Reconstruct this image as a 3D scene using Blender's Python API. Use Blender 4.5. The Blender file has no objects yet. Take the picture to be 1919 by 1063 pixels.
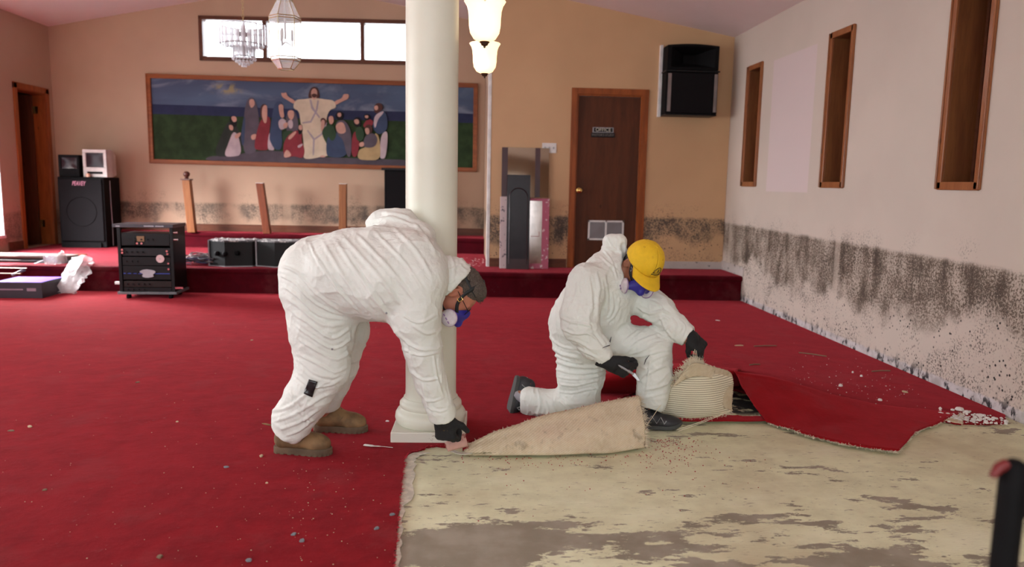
import bpy, bmesh, math, random
import numpy as np
from mathutils import Vector, Matrix
random.seed(7); rng = np.random.default_rng(11)
S = bpy.context.scene
COL = S.collection

# ------------------------------------------------------------------ camera
IW, IH = 1919, 1063
FPX, YAW, PITCH, ROLL, EYE = 1398.1, .0647341, .134275, .018552, 1.30
def _basis():
    cy, sy = math.cos(YAW), math.sin(YAW)
    f = np.array([sy*math.cos(PITCH), cy*math.cos(PITCH), -math.sin(PITCH)])
    r = np.array([cy, -sy, 0.]); u = np.cross(r, f)
    c, s = math.cos(ROLL), math.sin(ROLL)
    return c*r+s*u, -s*r+c*u, f
CR, CU, CF = _basis()
CC = np.array([0., 0., EYE])
cam_d = bpy.data.cameras.new('camera'); cam = bpy.data.objects.new('camera', cam_d); COL.objects.link(cam)
cam_d.sensor_width = 36.0; cam_d.lens = FPX*36.0/IW
cam.matrix_world = Matrix(((CR[0], CU[0], -CF[0], 0), (CR[1], CU[1], -CF[1], 0), (CR[2], CU[2], -CF[2], EYE), (0, 0, 0, 1)))
cam_d.clip_start = .05; cam_d.clip_end = 200
cam_d.dof.use_dof = True; cam_d.dof.focus_distance = 3.75; cam_d.dof.aperture_fstop = 2.2
S.camera = cam
def ray(x, y):
    return CF*FPX + CR*(x-IW/2) - CU*(y-IH/2)
def PY(x, y, Y):      # the point at room depth Y seen at a reference pixel
    d = ray(x, y); return CC + d*(Y/d[1])
def PZ(x, y, z=0.):
    d = ray(x, y); return CC + d*((z-EYE)/d[2])
def depth(p): return float((np.asarray(p)-CC) @ CF)
def project(V):
    v = V-CC; z = v@CF
    return IW/2+FPX*(v@CR)/z, IH/2-FPX*(v@CU)/z

# ------------------------------------------------------------------ world, light, exposure
S.view_settings.view_transform = 'Standard'; S.view_settings.look = 'None'
S.view_settings.gamma = 1.0; S.view_settings.use_curve_mapping = False
S.view_settings.exposure = 0.0
S.cycles.use_denoising = True
S.cycles.max_bounces = 7; S.cycles.diffuse_bounces = 4; S.cycles.glossy_bounces = 3
S.cycles.transmission_bounces = 5; S.cycles.transparent_max_bounces = 8
S.cycles.caustics_reflective = False; S.cycles.caustics_refractive = False
S.cycles.sample_clamp_indirect = 6.0
w = bpy.data.worlds.new('overcast_sky'); S.world = w; w.use_nodes = True
w.node_tree.nodes['Background'].inputs[0].default_value = (.86, .93, 1.0, 1)
w.node_tree.nodes['Background'].inputs[1].default_value = 4.0
def area(name, loc, rot, sx, sy, power, col=(1, 1, 1), spread=180):
    l = bpy.data.lights.new(name, 'AREA'); l.shape = 'RECTANGLE'; l.size = sx; l.size_y = sy
    l.energy = power; l.color = col; l.spread = math.radians(spread)
    o = bpy.data.objects.new(name, l); COL.objects.link(o); o.location = loc; o.rotation_euler = rot
    return o
R90 = math.pi/2
XL, XR, YB, YR = -5.94, 3.16, 11.12, -3.2     # left wall, right wall, back wall, rear wall behind the camera
# daylight through the big left windows, an added opening at the rear, the left stage window and the clerestory
area('daylight_left_windows', (XL-.06, 4.6, 1.75), (0, -R90, 0), 1.5, 5.4, 235, (.91, 1, 1.0))
area('fill_rear_opening', (-1.6, YR-.06, 1.75), (R90, 0, 0), 6.4, 2.0, 100, (.95, 1, .97))  # frontal fill added at an unseen opening behind the camera
area('daylight_stage_window', (XL-.12, 9.35, 1.45), (0, -(R90-.75), 0), 1.5, 1.2, 260, (.97, .97, 1), 110)
area('daylight_clerestory', (-2.0, YB+.35, 3.26), (-R90, 0, 0), 3.6, .62, 45, (.95, .98, 1))
sun = bpy.data.lights.new('sun', 'SUN'); sun.energy = 58; sun.angle = .02; sun.color = (1, .95, .88)
so = bpy.data.objects.new('sun', sun); COL.objects.link(so)
so.rotation_euler = Vector((-.55, .12, .95)).to_track_quat('Z', 'Y').to_euler()

# ------------------------------------------------------------------ shader helpers
class NT:
    def __init__(s, name):
        s.m = bpy.data.materials.new(name); s.m.use_nodes = True
        s.t = s.m.node_tree; s.b = s.t.nodes['Principled BSDF']; s.k = 0
        s.out = s.t.nodes['Material Output']
    def n(s, ty, **kw):
        nd = s.t.nodes.new(ty)
        for k, v in kw.items(): setattr(nd, k, v)
        return nd
    def link(s, a, b): s.t.links.new(a, b)
    def put(s, sock, v):
        if hasattr(v, 'is_linked') or hasattr(v, 'links'): s.link(v, sock)
        else:
            if sock.type == 'RGBA' and not isinstance(v, (int, float)) and len(v) == 3: v = (*v, 1)
            sock.default_value = v
    def co(s, scale=(1, 1, 1), rot=(0, 0, 0), kind='Object'):
        tc = s.n('ShaderNodeTexCoord'); mp = s.n('ShaderNodeMapping')
        mp.inputs['Scale'].default_value = scale; mp.inputs['Rotation'].default_value = rot
        s.link(tc.outputs[kind], mp.inputs[0]); return mp.outputs[0]
    def noise(s, vec, scale, detail=4, rough=.55, dist=0.):
        nd = s.n('ShaderNodeTexNoise'); s.put(nd.inputs['Vector'], vec); nd.inputs['Scale'].default_value = scale
        nd.inputs['Detail'].default_value = detail; nd.inputs['Roughness'].default_value = rough
        nd.inputs['Distortion'].default_value = dist
        return nd.outputs[0]
    def vor(s, vec, scale, feature='F1', out=0, rnd=1.):
        nd = s.n('ShaderNodeTexVoronoi', feature=feature); s.put(nd.inputs['Vector'], vec)
        nd.inputs['Scale'].default_value = scale
        if 'Randomness' in nd.inputs: nd.inputs['Randomness'].default_value = rnd
        return nd.outputs[out]
    def wave(s, vec, scale, dist=2., det=2., bands='X', prof='SIN'):
        nd = s.n('ShaderNodeTexWave', bands_direction=bands, wave_profile=prof); s.put(nd.inputs['Vector'], vec)
        nd.inputs['Scale'].default_value = scale; nd.inputs['Distortion'].default_value = dist; nd.inputs['Detail'].default_value = det
        return nd.outputs[1]
    def ramp(s, v, a, b, ca=0., cb=1.):      # smooth step from a to b
        nd = s.n('ShaderNodeMapRange', interpolation_type='SMOOTHSTEP', clamp=True); s.put(nd.inputs[0], v)
        for i, q in enumerate((a, b, ca, cb)): nd.inputs[i+1].default_value = q
        return nd.outputs[0]
    def mth(s, op, a, b=0., c=0.):
        nd = s.n('ShaderNodeMath', operation=op)
        s.put(nd.inputs[0], a); s.put(nd.inputs[1], b); s.put(nd.inputs[2], c)
        return nd.outputs[0]
    def mix(s, f, a, b, mode='MIX'):
        nd = s.n('ShaderNodeMix', data_type='RGBA', blend_type=mode)
        s.put(nd.inputs[0], f); s.put(nd.inputs[6], a); s.put(nd.inputs[7], b); return nd.outputs[2]
    def xyz(s, vec):
        nd = s.n('ShaderNodeSeparateXYZ'); s.link(vec, nd.inputs[0]); return nd.outputs
    def bump(s, h, strength=.3, dist=.01, nrm=None):
        nd = s.n('ShaderNodeBump'); s.put(nd.inputs['Height'], h)
        nd.inputs['Strength'].default_value = strength; nd.inputs['Distance'].default_value = dist
        if nrm is not None: s.link(nrm, nd.inputs['Normal'])
        return nd.outputs[0]
    def fin(s, col=None, rough=None, nrm=None, metal=None, spec=None, **kw):
        b = s.b
        if col is not None: s.put(b.inputs['Base Color'], col)
        if rough is not None: s.put(b.inputs['Roughness'], rough)
        if nrm is not None: s.link(nrm, b.inputs['Normal'])
        if metal is not None: s.put(b.inputs['Metallic'], metal)
        if spec is not None: s.put(b.inputs['Specular IOR Level'], spec)
        for k, v in kw.items(): s.put(b.inputs[k], v)
        return s.m
def plain(name, col, rough=.6, metal=0., spec=.5, var=.12, scale=9., bump=.0, **kw):
    t = NT(name); v = t.co(); nz = t.noise(v, scale, 4)
    c2 = tuple(max(0, c*(1-var)) for c in col); c1 = tuple(min(1, c*(1+var)) for c in col)
    cc = t.mix(t.ramp(nz, .3, .7), c2, c1)
    nrm = t.bump(t.noise(v, scale*8, 3), bump, .004) if bump else None
    return t.fin(cc, rough, nrm, metal, spec, **kw)

# ------------------------------------------------------------------ mesh helpers
class MB:
    def __init__(s): s.v = []; s.f = []; s.m = []
    def add(s, vs, fs, mi=0):
        k = len(s.v); s.v += [tuple(float(c) for c in p) for p in vs]
        s.f += [tuple(i+k for i in f) for f in fs]; s.m += [mi]*len(fs); return s
    def box(s, a, b, mi=0, M=None):
        x0, y0, z0 = a; x1, y1, z1 = b
        vs = [(x0, y0, z0), (x1, y0, z0), (x1, y1, z0), (x0, y1, z0), (x0, y0, z1), (x1, y0, z1), (x1, y1, z1), (x0, y1, z1)]
        if M is not None: vs = [tuple(M @ Vector(v)) for v in vs]
        return s.add(vs, [(3, 2, 1, 0), (4, 5, 6, 7), (0, 1, 5, 4), (1, 2, 6, 5), (2, 3, 7, 6), (3, 0, 4, 7)], mi)
    def tube(s, pts, r, n=10, mi=0, caps=True, flat=1.0, up=None):
        pts = [Vector(p) for p in pts]; rs = r if isinstance(r, (list, tuple)) else [r]*len(pts)
        vs = []; prev = None
        for i, p in enumerate(pts):
            t = (pts[min(i+1, len(pts)-1)]-pts[max(i-1, 0)]).normalized()
            ref = Vector(up) if up else (prev if prev is not None else (Vector((0, 0, 1)) if abs(t.z) < .9 else Vector((1, 0, 0))))
            a = t.cross(ref)
            if a.length < 1e-6: a = t.orthogonal()
            a.normalize(); b = a.cross(t).normalized(); prev = b
            for k in range(n):
                th = 2*math.pi*k/n; vs.append(p+a*math.cos(th)*rs[i]+b*math.sin(th)*rs[i]*flat)
        fs = []
        for i in range(len(pts)-1):
            for k in range(n): fs.append((i*n+k, i*n+(k+1) % n, (i+1)*n+(k+1) % n, (i+1)*n+k))
        if caps: fs.append(tuple(range(n-1, -1, -1))); fs.append(tuple((len(pts)-1)*n+k for k in range(n)))
        return s.add(vs, fs, mi)
    def lathe(s, prof, c=(0, 0, 0), n=32, mi=0, sq=1.0):      # prof: (radius, z)
        vs = []
        for r, z in prof:
            for k in range(n):
                th = 2*math.pi*k/n; vs.append((c[0]+r*math.cos(th), c[1]+r*sq*math.sin(th), c[2]+z))
        fs = []
        for i in range(len(prof)-1):
            for k in range(n): fs.append((i*n+k, i*n+(k+1) % n, (i+1)*n+(k+1) % n, (i+1)*n+k))
        if prof[0][0] > 1e-4: fs.append(tuple(range(n-1, -1, -1)))
        if prof[-1][0] > 1e-4: fs.append(tuple((len(prof)-1)*n+k for k in range(n)))
        return s.add(vs, fs, mi)
    def prism(s, poly, a, b, mi=0, M=None):      # poly in xy extruded from z=a to z=b (M maps to place)
        n = len(poly); vs = [(x, y, a) for x, y in poly]+[(x, y, b) for x, y in poly]
        if M is not None: vs = [tuple(M @ Vector(v)) for v in vs]
        fs = [tuple(range(n-1, -1, -1)), tuple(range(n, 2*n))]+[(i, (i+1) % n, n+(i+1) % n, n+i) for i in range(n)]
        return s.add(vs, fs, mi)
    def grid(s, P, mi=0):      # P: 2D list of points
        a, b = len(P), len(P[0]); vs = [p for row in P for p in row]
        return s.add(vs, [(i*b+j, i*b+j+1, (i+1)*b+j+1, (i+1)*b+j) for i in range(a-1) for j in range(b-1)], mi)
def tag(o, label=None, cat=None, group=None, kind=None):
    if label: o['label'] = label
    if cat: o['category'] = cat
    if group: o['group'] = group
    if kind: o['kind'] = kind
    return o
def obj(name, mb, mats, parent=None, smooth=False, bevel=0., world=False, angle=40, solid=None):
    me = bpy.data.meshes.new(name)
    V = mb.v
    if world and parent is not None:
        Mi = WM(parent).inverted(); V = [tuple(Mi @ Vector(v)) for v in V]
    me.from_pydata(V, [], mb.f)
    mats = mats if isinstance(mats, (list, tuple)) else [mats]
    for m in mats: me.materials.append(m)
    if len(mats) > 1: me.polygons.foreach_set('material_index', mb.m)
    me.update()
    bm = bmesh.new(); bm.from_mesh(me); bmesh.ops.recalc_face_normals(bm, faces=bm.faces) if not getattr(mb, 'keep', False) else None
    bm.to_mesh(me); bm.free()
    if smooth:
        me.polygons.foreach_set('use_smooth', [True]*len(me.polygons))
        if smooth != 'all': me.set_sharp_from_angle(angle=math.radians(angle))
    o = bpy.data.objects.new(name, me); COL.objects.link(o)
    if parent is not None: o.parent = parent
    if solid:
        md = o.modifiers.new('thickness', 'SOLIDIFY'); md.thickness = solid[0]; md.offset = solid[1]
        if len(solid) > 2: md.material_offset = solid[2]; md.material_offset_rim = solid[3] if len(solid) > 3 else 0
    if bevel:
        md = o.modifiers.new('bevel', 'BEVEL'); md.width = bevel; md.segments = 2; md.limit_method = 'ANGLE'; md.angle_limit = math.radians(40)
        md.harden_normals = False
    return o
def objs(name, mb, mats, parent=None, **kw):      # every separate piece of the mesh becomes an object of its own
    par = list(range(len(mb.v)))
    def find(a):
        while par[a] != a: par[a] = par[par[a]]; a = par[a]
        return a
    for f in mb.f:
        for i in f[1:]: par[find(i)] = find(f[0])
    groups = {}
    for k, f in enumerate(mb.f): groups.setdefault(find(f[0]), []).append(k)
    out = []
    for g in groups.values():
        m = MB(); ids = sorted({i for k in g for i in mb.f[k]}); mp = {i: j for j, i in enumerate(ids)}
        m.add([mb.v[i] for i in ids], [tuple(mp[i] for i in mb.f[k]) for k in g]); m.m = [mb.m[k] for k in g]; out.append(obj(name, m, mats, parent, **kw))
    return out
def WM(o):
    M = Matrix.LocRotScale(o.location, o.rotation_euler, o.scale)
    return (WM(o.parent) @ M) if o.parent else M
def thing(name, label, cat, loc=(0, 0, 0), rotz=0., group=None, kind=None):
    o = bpy.data.objects.new(name, None); COL.objects.link(o); o.empty_display_size = .1
    o.location = loc; o.rotation_euler = (0, 0, rotz)
    return tag(o, label, cat, group, kind)
def text(name, s, size, M, mat, parent, extrude=.0008, align='CENTER', sx=1.0, shear=0.):
    c = bpy.data.curves.new(name, 'FONT'); c.body = s; c.size = size; c.extrude = extrude
    c.align_x = align; c.align_y = 'CENTER'; c.materials.append(mat); c.shear = shear
    o = bpy.data.objects.new(name, c); COL.objects.link(o); bpy.context.view_layer.update()
    me = bpy.data.meshes.new_from_object(o.evaluated_get(bpy.context.evaluated_depsgraph_get())); bpy.data.objects.remove(o); bpy.data.curves.remove(c)
    me.materials.clear(); me.materials.append(mat); o = bpy.data.objects.new(name, me); COL.objects.link(o); o.parent = parent
    o.matrix_local = (WM(parent).inverted() if parent else Matrix.Identity(4)) @ M @ Matrix.Scale(sx, 4, (1, 0, 0))
    return o
def chaikin(P, n=2, closed=True):
    P = [np.array(p, float) for p in P]
    for _ in range(n):
        Q = []; m = len(P)
        for i in range(m if closed else m-1):
            a, b = P[i], P[(i+1) % m]; Q += [a*.75+b*.25, a*.25+b*.75]
        if not closed: Q = [P[0]]+Q+[P[-1]]
        P = Q
    return P
def spline(P, n):      # Catmull-Rom through the points, n samples
    P = [np.array(p, float) for p in P]; m = len(P)-1; out = []
    for k in range(n):
        t = k/(n-1)*m; i = min(int(t), m-1); u = t-i
        p0, p1, p2, p3 = P[max(i-1, 0)], P[i], P[i+1], P[min(i+2, m)]
        out.append(.5*((2*p1)+(-p0+p2)*u+(2*p0-5*p1+4*p2-p3)*u*u+(-p0+3*p1-3*p2+p3)*u**3))
    return out
# ------------------------------------------------------------------ materials of the room
def mould_wall(name, base, base2, axis, seams, zt=.87, zb=.45, dens=1., strip=None, tilt=0., low=1.):
    t = NT(name); v = t.co(); X = t.xyz(v); z = X[2]; h = X[axis]
    big = t.noise(v, .9, 3); nz = t.noise(v, 5., 5, .6); vv = t.co((1, 1, .45))
    streak = t.noise(t.co((5, 5, 1.6)), 1.6, 4)
    fine = t.noise(v, 62, 3, .65); fine2 = t.noise(v, 95, 2, .6)
    c = t.mix(t.ramp(big, .35, .65), base, base2)
    c = t.mix(t.ramp(t.noise(v, 2.2, 5), .45, .75, 0, .25), c, tuple(x*.86 for x in base))
    # band under the flood line
    top = t.mth('ADD', zt, t.mth('MULTIPLY', t.mth('SUBTRACT', streak, .5), .03))
    if tilt: top = t.mth('ADD', top, t.mth('MULTIPLY', h, tilt))
    up = t.ramp(t.mth('SUBTRACT', top, z), -.012, .04)
    lo = t.mth('ADD', zb, t.mth('MULTIPLY', t.mth('SUBTRACT', t.noise(v, 1.7, 3), .5), .8))
    band = t.mth('MULTIPLY', up, t.ramp(t.mth('SUBTRACT', z, lo), -.06, .12))
    den = t.mth('ADD', t.mth('MULTIPLY', nz, .5), t.mth('MULTIPLY', streak, .6))
    speck = t.ramp(t.mth('ADD', t.mth('MULTIPLY', t.mth('SUBTRACT', den, .5), .5), t.mth('ADD', t.mth('MULTIPLY', fine, .9), t.mth('MULTIPLY', fine2, .45))), .60, .76)
    haze = t.mth('MULTIPLY', band, t.ramp(den, .38, .7, .26, .55))
    m1 = t.mth('MULTIPLY', band, speck)
    # sparse colonies above the line and below the band
    above = t.mth('MULTIPLY', t.ramp(z, zt+.22, zt), t.ramp(t.noise(v, 2.1, 2), .46, .62))
    m2 = t.mth('MULTIPLY', above, t.ramp(t.mth('ADD', fine, t.mth('MULTIPLY', nz, .5)), .78, .90, 0, .8))
    below = t.mth('MULTIPLY', t.ramp(t.mth('SUBTRACT', z, lo), .1, -.02), low)
    sp = t.mth('MULTIPLY', t.ramp(t.vor(v, 26), .26, .14), t.ramp(t.noise(v, 6.5, 3), .44, .56))
    m3 = t.mth('MULTIPLY', below, sp)
    sp2 = t.mth('MULTIPLY', t.ramp(t.vor(t.co((1, 1, .6)), 62), .34, .2), t.ramp(t.noise(v, 3.5, 4), .46, .62))
    m4 = t.mth('MULTIPLY', t.ramp(z, .62, .45), t.mth('MULTIPLY', sp2, .8*low))
    c = t.mix(t.mth('MULTIPLY', haze, dens), c, (.22, .165, .115))
    fine3 = t.noise(v, 150, 2, .6); dk = t.mth('MULTIPLY', band, t.ramp(t.mth('ADD', t.mth('MULTIPLY', fine3, .5), t.mth('MULTIPLY', den, .55)), .56, .66))
    for m, cc in ((m1, (.125, .092, .066)), (dk, (.06, .044, .034)), (m2, (.06, .045, .035)), (m4, (.09, .065, .05)), (m3, (.018, .016, .016))):
        mm = t.mth('MULTIPLY', m, dens)
        for sy, wd in seams:      # paper seams between the boards stayed clean
            mm = t.mth('MULTIPLY', mm, t.ramp(t.mth('ABSOLUTE', t.mth('SUBTRACT', h, sy)), wd, wd+.02, .25, 1))
        c = t.mix(mm, c, cc)
    if strip == .075:
        pm = t.mth('MULTIPLY', t.mth('MULTIPLY', t.ramp(h, 6.765, 6.775), t.ramp(h, 7.735, 7.725)), t.mth('MULTIPLY', t.ramp(z, 1.255, 1.265), t.ramp(z, 2.60, 2.59)))
        c = t.mix(pm, c, (.66, .545, .53))
    if strip:      # bare board where the baseboard came off
        s = t.ramp(t.mth('ADD', z, t.mth('MULTIPLY', t.noise(v, 12, 3), .03)), strip+.02, strip)
        c = t.mix(s, c, t.mix(t.ramp(t.noise(v, 9, 4), .4, .65), (.62, .58, .58), (.42, .38, .37)))
        bl = t.mth('MULTIPLY', t.ramp(z, strip+.07, strip-.05), t.ramp(t.mth('ADD', t.noise(t.co((1, 1, .5)), 17, 4, .65), t.mth('MULTIPLY', t.noise(v, 2.5, 2), .25)), .66, .74))
        c = t.mix(bl, c, (.02, .02, .022))
    return t.fin(c, .55, t.bump(t.noise(v, 60, 3), .12, .003), spec=.35)
seamR = [(8.72, .03), (6.13, .035), (3.35, .03)]
M_right = mould_wall('mouldy_cream_wall', (.62, .53, .455), (.585, .50, .43), 1, seamR, .835, .40, strip=.075, tilt=.005)
M_office = mould_wall('mouldy_tan_wall', (.60, .375, .205), (.56, .345, .185), 0, [], .92, .62, strip=.0, low=.9)
M_back = mould_wall('mouldy_peach_wall', (.50, .335, .225), (.46, .30, .20), 0, [(-2.62, .05), (-1.35, .03), (-4.3, .04)], .93, .70, dens=.78, low=.25)
M_left = mould_wall('mouldy_beige_wall', (.50, .36, .27), (.47, .33, .24), 1, [(8, .03)], .80, .45, dens=.6)
t = NT('textured_ceiling'); v = t.co(); M_ceil = t.fin(t.mix(t.noise(v, 3), (.86, .72, .71), (.80, .66, .65)), .9, t.bump(t.noise(v, 45, 5, .7), .5, .01))  # off-white ceiling, pink tint paints in the red bounce from the carpet
def carpet_mat(name, a, b, dusty=.18):
    t = NT(name); v = t.co(); f = t.noise(v, 380, 2); m = t.noise(v, 7, 6, .62); g = t.noise(v, 1.1, 3)
    stroke = t.noise(t.co((3.2, 1, 1), (0, 0, .5)), 3.4, 5, .62)
    c = t.mix(t.ramp(m, .3, .72), a, tuple(x*1.0 for x in b))
    c = t.mix(t.ramp(stroke, .44, .70, 0, .28), c, tuple(x*.45 for x in a)); c = t.mix(t.ramp(t.noise(v, 2.6, 5, .6), .54, .66, 0, .22), c, (.17, .05, .05))
    c = t.mix(t.ramp(g, .45, .7, 0, .3), c, (min(1, a[0]*1.18), a[1]*2.0, a[2]*1.9))
    c = t.mix(t.ramp(t.noise(v, 60, 3), .35, .8, 0, .35), c, tuple(x*1.25 for x in b))
    d = t.mth('MULTIPLY', t.ramp(t.vor(v, 34), .11, .05), t.ramp(t.noise(v, 1.6, 3), .5, .62))
    c = t.mix(t.mth('MULTIPLY', d, dusty), c, (.42, .33, .30))
    dust = t.mth('MULTIPLY', t.ramp(t.noise(v, 28, 6, .75), .6, .72), t.ramp(t.noise(v, .9, 2), .54, .68))
    c = t.mix(t.mth('MULTIPLY', dust, dusty*1.4), c, (.45, .30, .30))
    bn = t.bump(f, .5, .004); bn = t.bump(m, .35, .02, bn)
    return t.fin(c, .95, bn, spec=.12, **{'Sheen Weight': .42, 'Sheen Roughness': .30, 'Sheen Tint': (1., .11, .15)})
M_carpet = carpet_mat('crimson_carpet', (.235, .006, .010), (.160, .004, .007))
M_carpet2 = carpet_mat('crimson_carpet_clean', (.29, .007, .011), (.235, .006, .009), .05)
M_stage = carpet_mat('maroon_stage_carpet', (.085, .002, .007), (.055, .0015, .005), .1)
# subfloor: old yellow adhesive flaking off grey concrete
t = NT('adhesive_on_concrete'); v = t.co(); vs = t.co((.75, 1.5, 1), (0, 0, -.10)); X = t.xyz(v)
n1 = t.noise(vs, 2.3, 9, .62, .3); n2 = t.noise(v, 7, 7, .65); n3 = t.noise(t.co((.8, 2.4, 1), (0, 0, -.12)), 6, 9, .72)
near = t.ramp(X[1], 3.3, 2.35)      # more has flaked off towards the doorway end
flk = t.mth('MULTIPLY', t.ramp(t.noise(t.co((.8, 1.8, 1)), 26, 4, .6), .66, .68), t.ramp(t.noise(v, 2.4, 3), .42, .58))
bare = t.ramp(t.mth('ADD', t.mth('ADD', t.mth('MULTIPLY', n1, .52), t.mth('MULTIPLY', n3, .48)), t.mth('MULTIPLY', near, .075)), .572, .580)
bare = t.mth('MAXIMUM', bare, flk)
ex_ = t.mth('MULTIPLY', t.mth('SUBTRACT', X[0], .02), 3.0) if False else None
vx_ = t.co(); Xw = t.xyz(vx_); dxx = t.mth('MULTIPLY', t.mth('SUBTRACT', Xw[0], .06), 2.9); dyy = t.mth('MULTIPLY', t.mth('SUBTRACT', Xw[1], 2.56), 6.5)
dd_ = t.mth('ADD', t.mth('MULTIPLY', dxx, dxx), t.mth('MULTIPLY', dyy, dyy))
bare = t.mth('MAXIMUM', bare, t.ramp(t.mth('ADD', dd_, t.mth('MULTIPLY', t.mth('SUBTRACT', n3, .5), 4.5)), 1.0, .93))
glue = t.mix(t.ramp(n2, .35, .7), (.79, .79, .54), (.67, .66, .44))
glue = t.mix(t.ramp(n1, .3, .5, .55, 0), glue, (.86, .86, .64))
glue = t.mix(t.ramp(t.noise(v, 1.3, 4), .48, .72, 0, .55), glue, (.47, .38, .23))
rid = t.wave(t.co((1, 1, 1), (0, 0, R90-.04)), 26, 3.2, 3)
glue = t.mix(t.mth('MULTIPLY', t.ramp(rid, .62, .9), t.ramp(t.noise(v, 2, 3), .45, .6, 0, .30)), glue, (.38, .31, .20))
glue = t.mix(t.mth('MULTIPLY', t.ramp(t.noise(t.co((.6, 2.6, 1)), 22, 5, .7), .60, .68), .6), glue, (.22, .17, .12))
conc = t.mix(t.ramp(t.noise(v, 6, 6), .35, .7), (.27, .235, .175), (.37, .33, .26))
c = t.mix(bare, glue, conc)
# black damp patch under the turned back carpet
px_ = t.mth('MULTIPLY', t.ramp(X[1], 4.0, 4.12), t.ramp(X[1], 5.2, 4.9))
c = t.mix(t.mth('MULTIPLY', px_, t.ramp(t.noise(v, 9, 5), .62, .5)), c, (.025, .024, .026))
M_floor = t.fin(c, t.ramp(bare, 0, 1, .62, .8), t.bump(t.mth('ADD', t.mth('MULTIPLY', t.mth('SUBTRACT', 1., bare), .8), t.mth('MULTIPLY', rid, .12)), .55, .004), spec=.35)
def wood(name, a, b, scale=1., axis='Z', rough=.4, dark=.35):
    t = NT(name); sc = {'X': (1, 9, 9), 'Y': (9, 1, 9), 'Z': (9, 9, 1)}[axis]
    v = t.co(tuple(q*scale for q in sc)); g = t.noise(v, 2.2, 6, .6, .4); g2 = t.noise(v, 14, 3)
    c = t.mix(t.ramp(g, .32, .68), a, b); c = t.mix(t.ramp(g2, .5, .75, 0, dark), c, tuple(x*.45 for x in a))
    c = t.mix(t.ramp(t.vor(t.co((3, 3, 1.2)), 2.5), .10, .03, 0, .7), c, tuple(x*.3 for x in a))
    return t.fin(c, rough, t.bump(g, .1, .003), spec=.25)
M_trimz = wood('orange_wood_trim', (.33, .085, .018), (.22, .055, .012))
M_trimx = wood('orange_wood_trim_level', (.30, .085, .022), (.21, .055, .014), axis='X')
M_trimdk = wood('brown_window_trim', (.13, .045, .022), (.09, .03, .015), axis='X')
M_jamb = wood('knotty_pine_jamb', (.22, .085, .028), (.15, .052, .018), .7)
M_casing = wood('varnished_casing', (.33, .12, .045), (.24, .08, .03), rough=.3)
M_doorw = wood('dark_door_veneer', (.105, .030, .010), (.070, .020, .007), .6, rough=.55)
M_basebd = wood('brown_baseboard', (.16, .055, .028), (.11, .038, .02), axis='X')
M_post = wood('post_wood', (.34, .135, .05), (.25, .09, .035), .8)
M_postr = wood('red_post_wood', (.24, .065, .028), (.17, .045, .02), .8)
M_white = plain('white_paint', (.74, .72, .70), .5)
M_column = plain('column_paint', (.72, .71, .60), .42, var=.04, scale=3, bump=.04)
M_black = plain('black_plastic', (.006, .006, .007), .5, var=.3, spec=.25)
M_blackm = plain('black_metal', (.009, .009, .010), .42, .2, spec=.25)
M_grill = plain('speaker_grille', (.006, .005, .006), .8, spec=.15, scale=60, bump=.3)
M_brass = plain('brass', (.80, .55, .18), .22, 1.)
M_chrome = plain('chrome', (.75, .75, .77), .18, 1.)
M_grey = plain('grey_plastic', (.32, .32, .34), .5)
M_pinkw = plain('off_white_plastic', (.62, .55, .52), .5)
def emis(name, col, st):
    t = NT(name); return t.fin(col, .4, **{'Emission Color': (*col, 1), 'Emission Strength': st})
# ------------------------------------------------------------------ shell
ST = lambda o: tag(o, kind='structure')
ex = 2.5
mb = MB(); mb.box((XL-.3, YR-.3, -.2), (XR+.3, 12.2, 0.)); ST(obj('floor', mb, M_floor))
zr = lambda x: 4.04-.179*(x+2.38) if x > -2.38 else 4.04+.185*(x+2.38)     # ceiling height
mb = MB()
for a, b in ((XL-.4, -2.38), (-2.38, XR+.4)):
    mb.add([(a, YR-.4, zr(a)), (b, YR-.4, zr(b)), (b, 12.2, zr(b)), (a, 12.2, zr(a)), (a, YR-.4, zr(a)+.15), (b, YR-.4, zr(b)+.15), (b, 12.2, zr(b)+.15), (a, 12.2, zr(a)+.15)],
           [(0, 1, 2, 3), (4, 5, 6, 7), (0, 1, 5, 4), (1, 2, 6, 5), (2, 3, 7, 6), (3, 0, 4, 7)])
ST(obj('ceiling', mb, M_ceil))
def wall_x(name, x0, x1, ya, yb, z0, z1, holes, mat):      # wall at constant x between y=ya..yb, holes (y0,y1,z0,z1)
    mb = MB(); ys = sorted({ya, yb, *[h[0] for h in holes], *[h[1] for h in holes]})
    for a, b in zip(ys[:-1], ys[1:]):
        hs = [h for h in holes if h[0] < (a+b)/2 < h[1]]
        if hs:
            h = hs[0]
            if h[2] > z0: mb.box((x0, a, z0), (x1, b, h[2]))
            mb.box((x0, a, h[3]), (x1, b, z1))
        else: mb.box((x0, a, z0), (x1, b, z1))
    return ST(obj(name, mb, mat))
winR = [(8.03, 8.39), (6.13, 6.48), (4.46, 4.82), (2.80, 3.16), (1.15, 1.51)]
zw0, zw1 = 1.34, 2.60
wall_x('wall_right', XR, XR+.24, YR, 9.3, 0, zr(XR)+.02, [(a, b, zw0, zw1) for a, b in winR], M_right)
doorL = (10.47, 11.22, .294, 2.44)
wall_x('wall_left', XL-.2, XL, YR, 12.0, 0, zr(XL)+.02,
       [doorL, (8.7, 10.056, .47, 2.25), (1.9, 3.55, .9, 2.5), (3.8, 5.45, .9, 2.5), (5.7, 7.3, .9, 2.5)], M_left)
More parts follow.
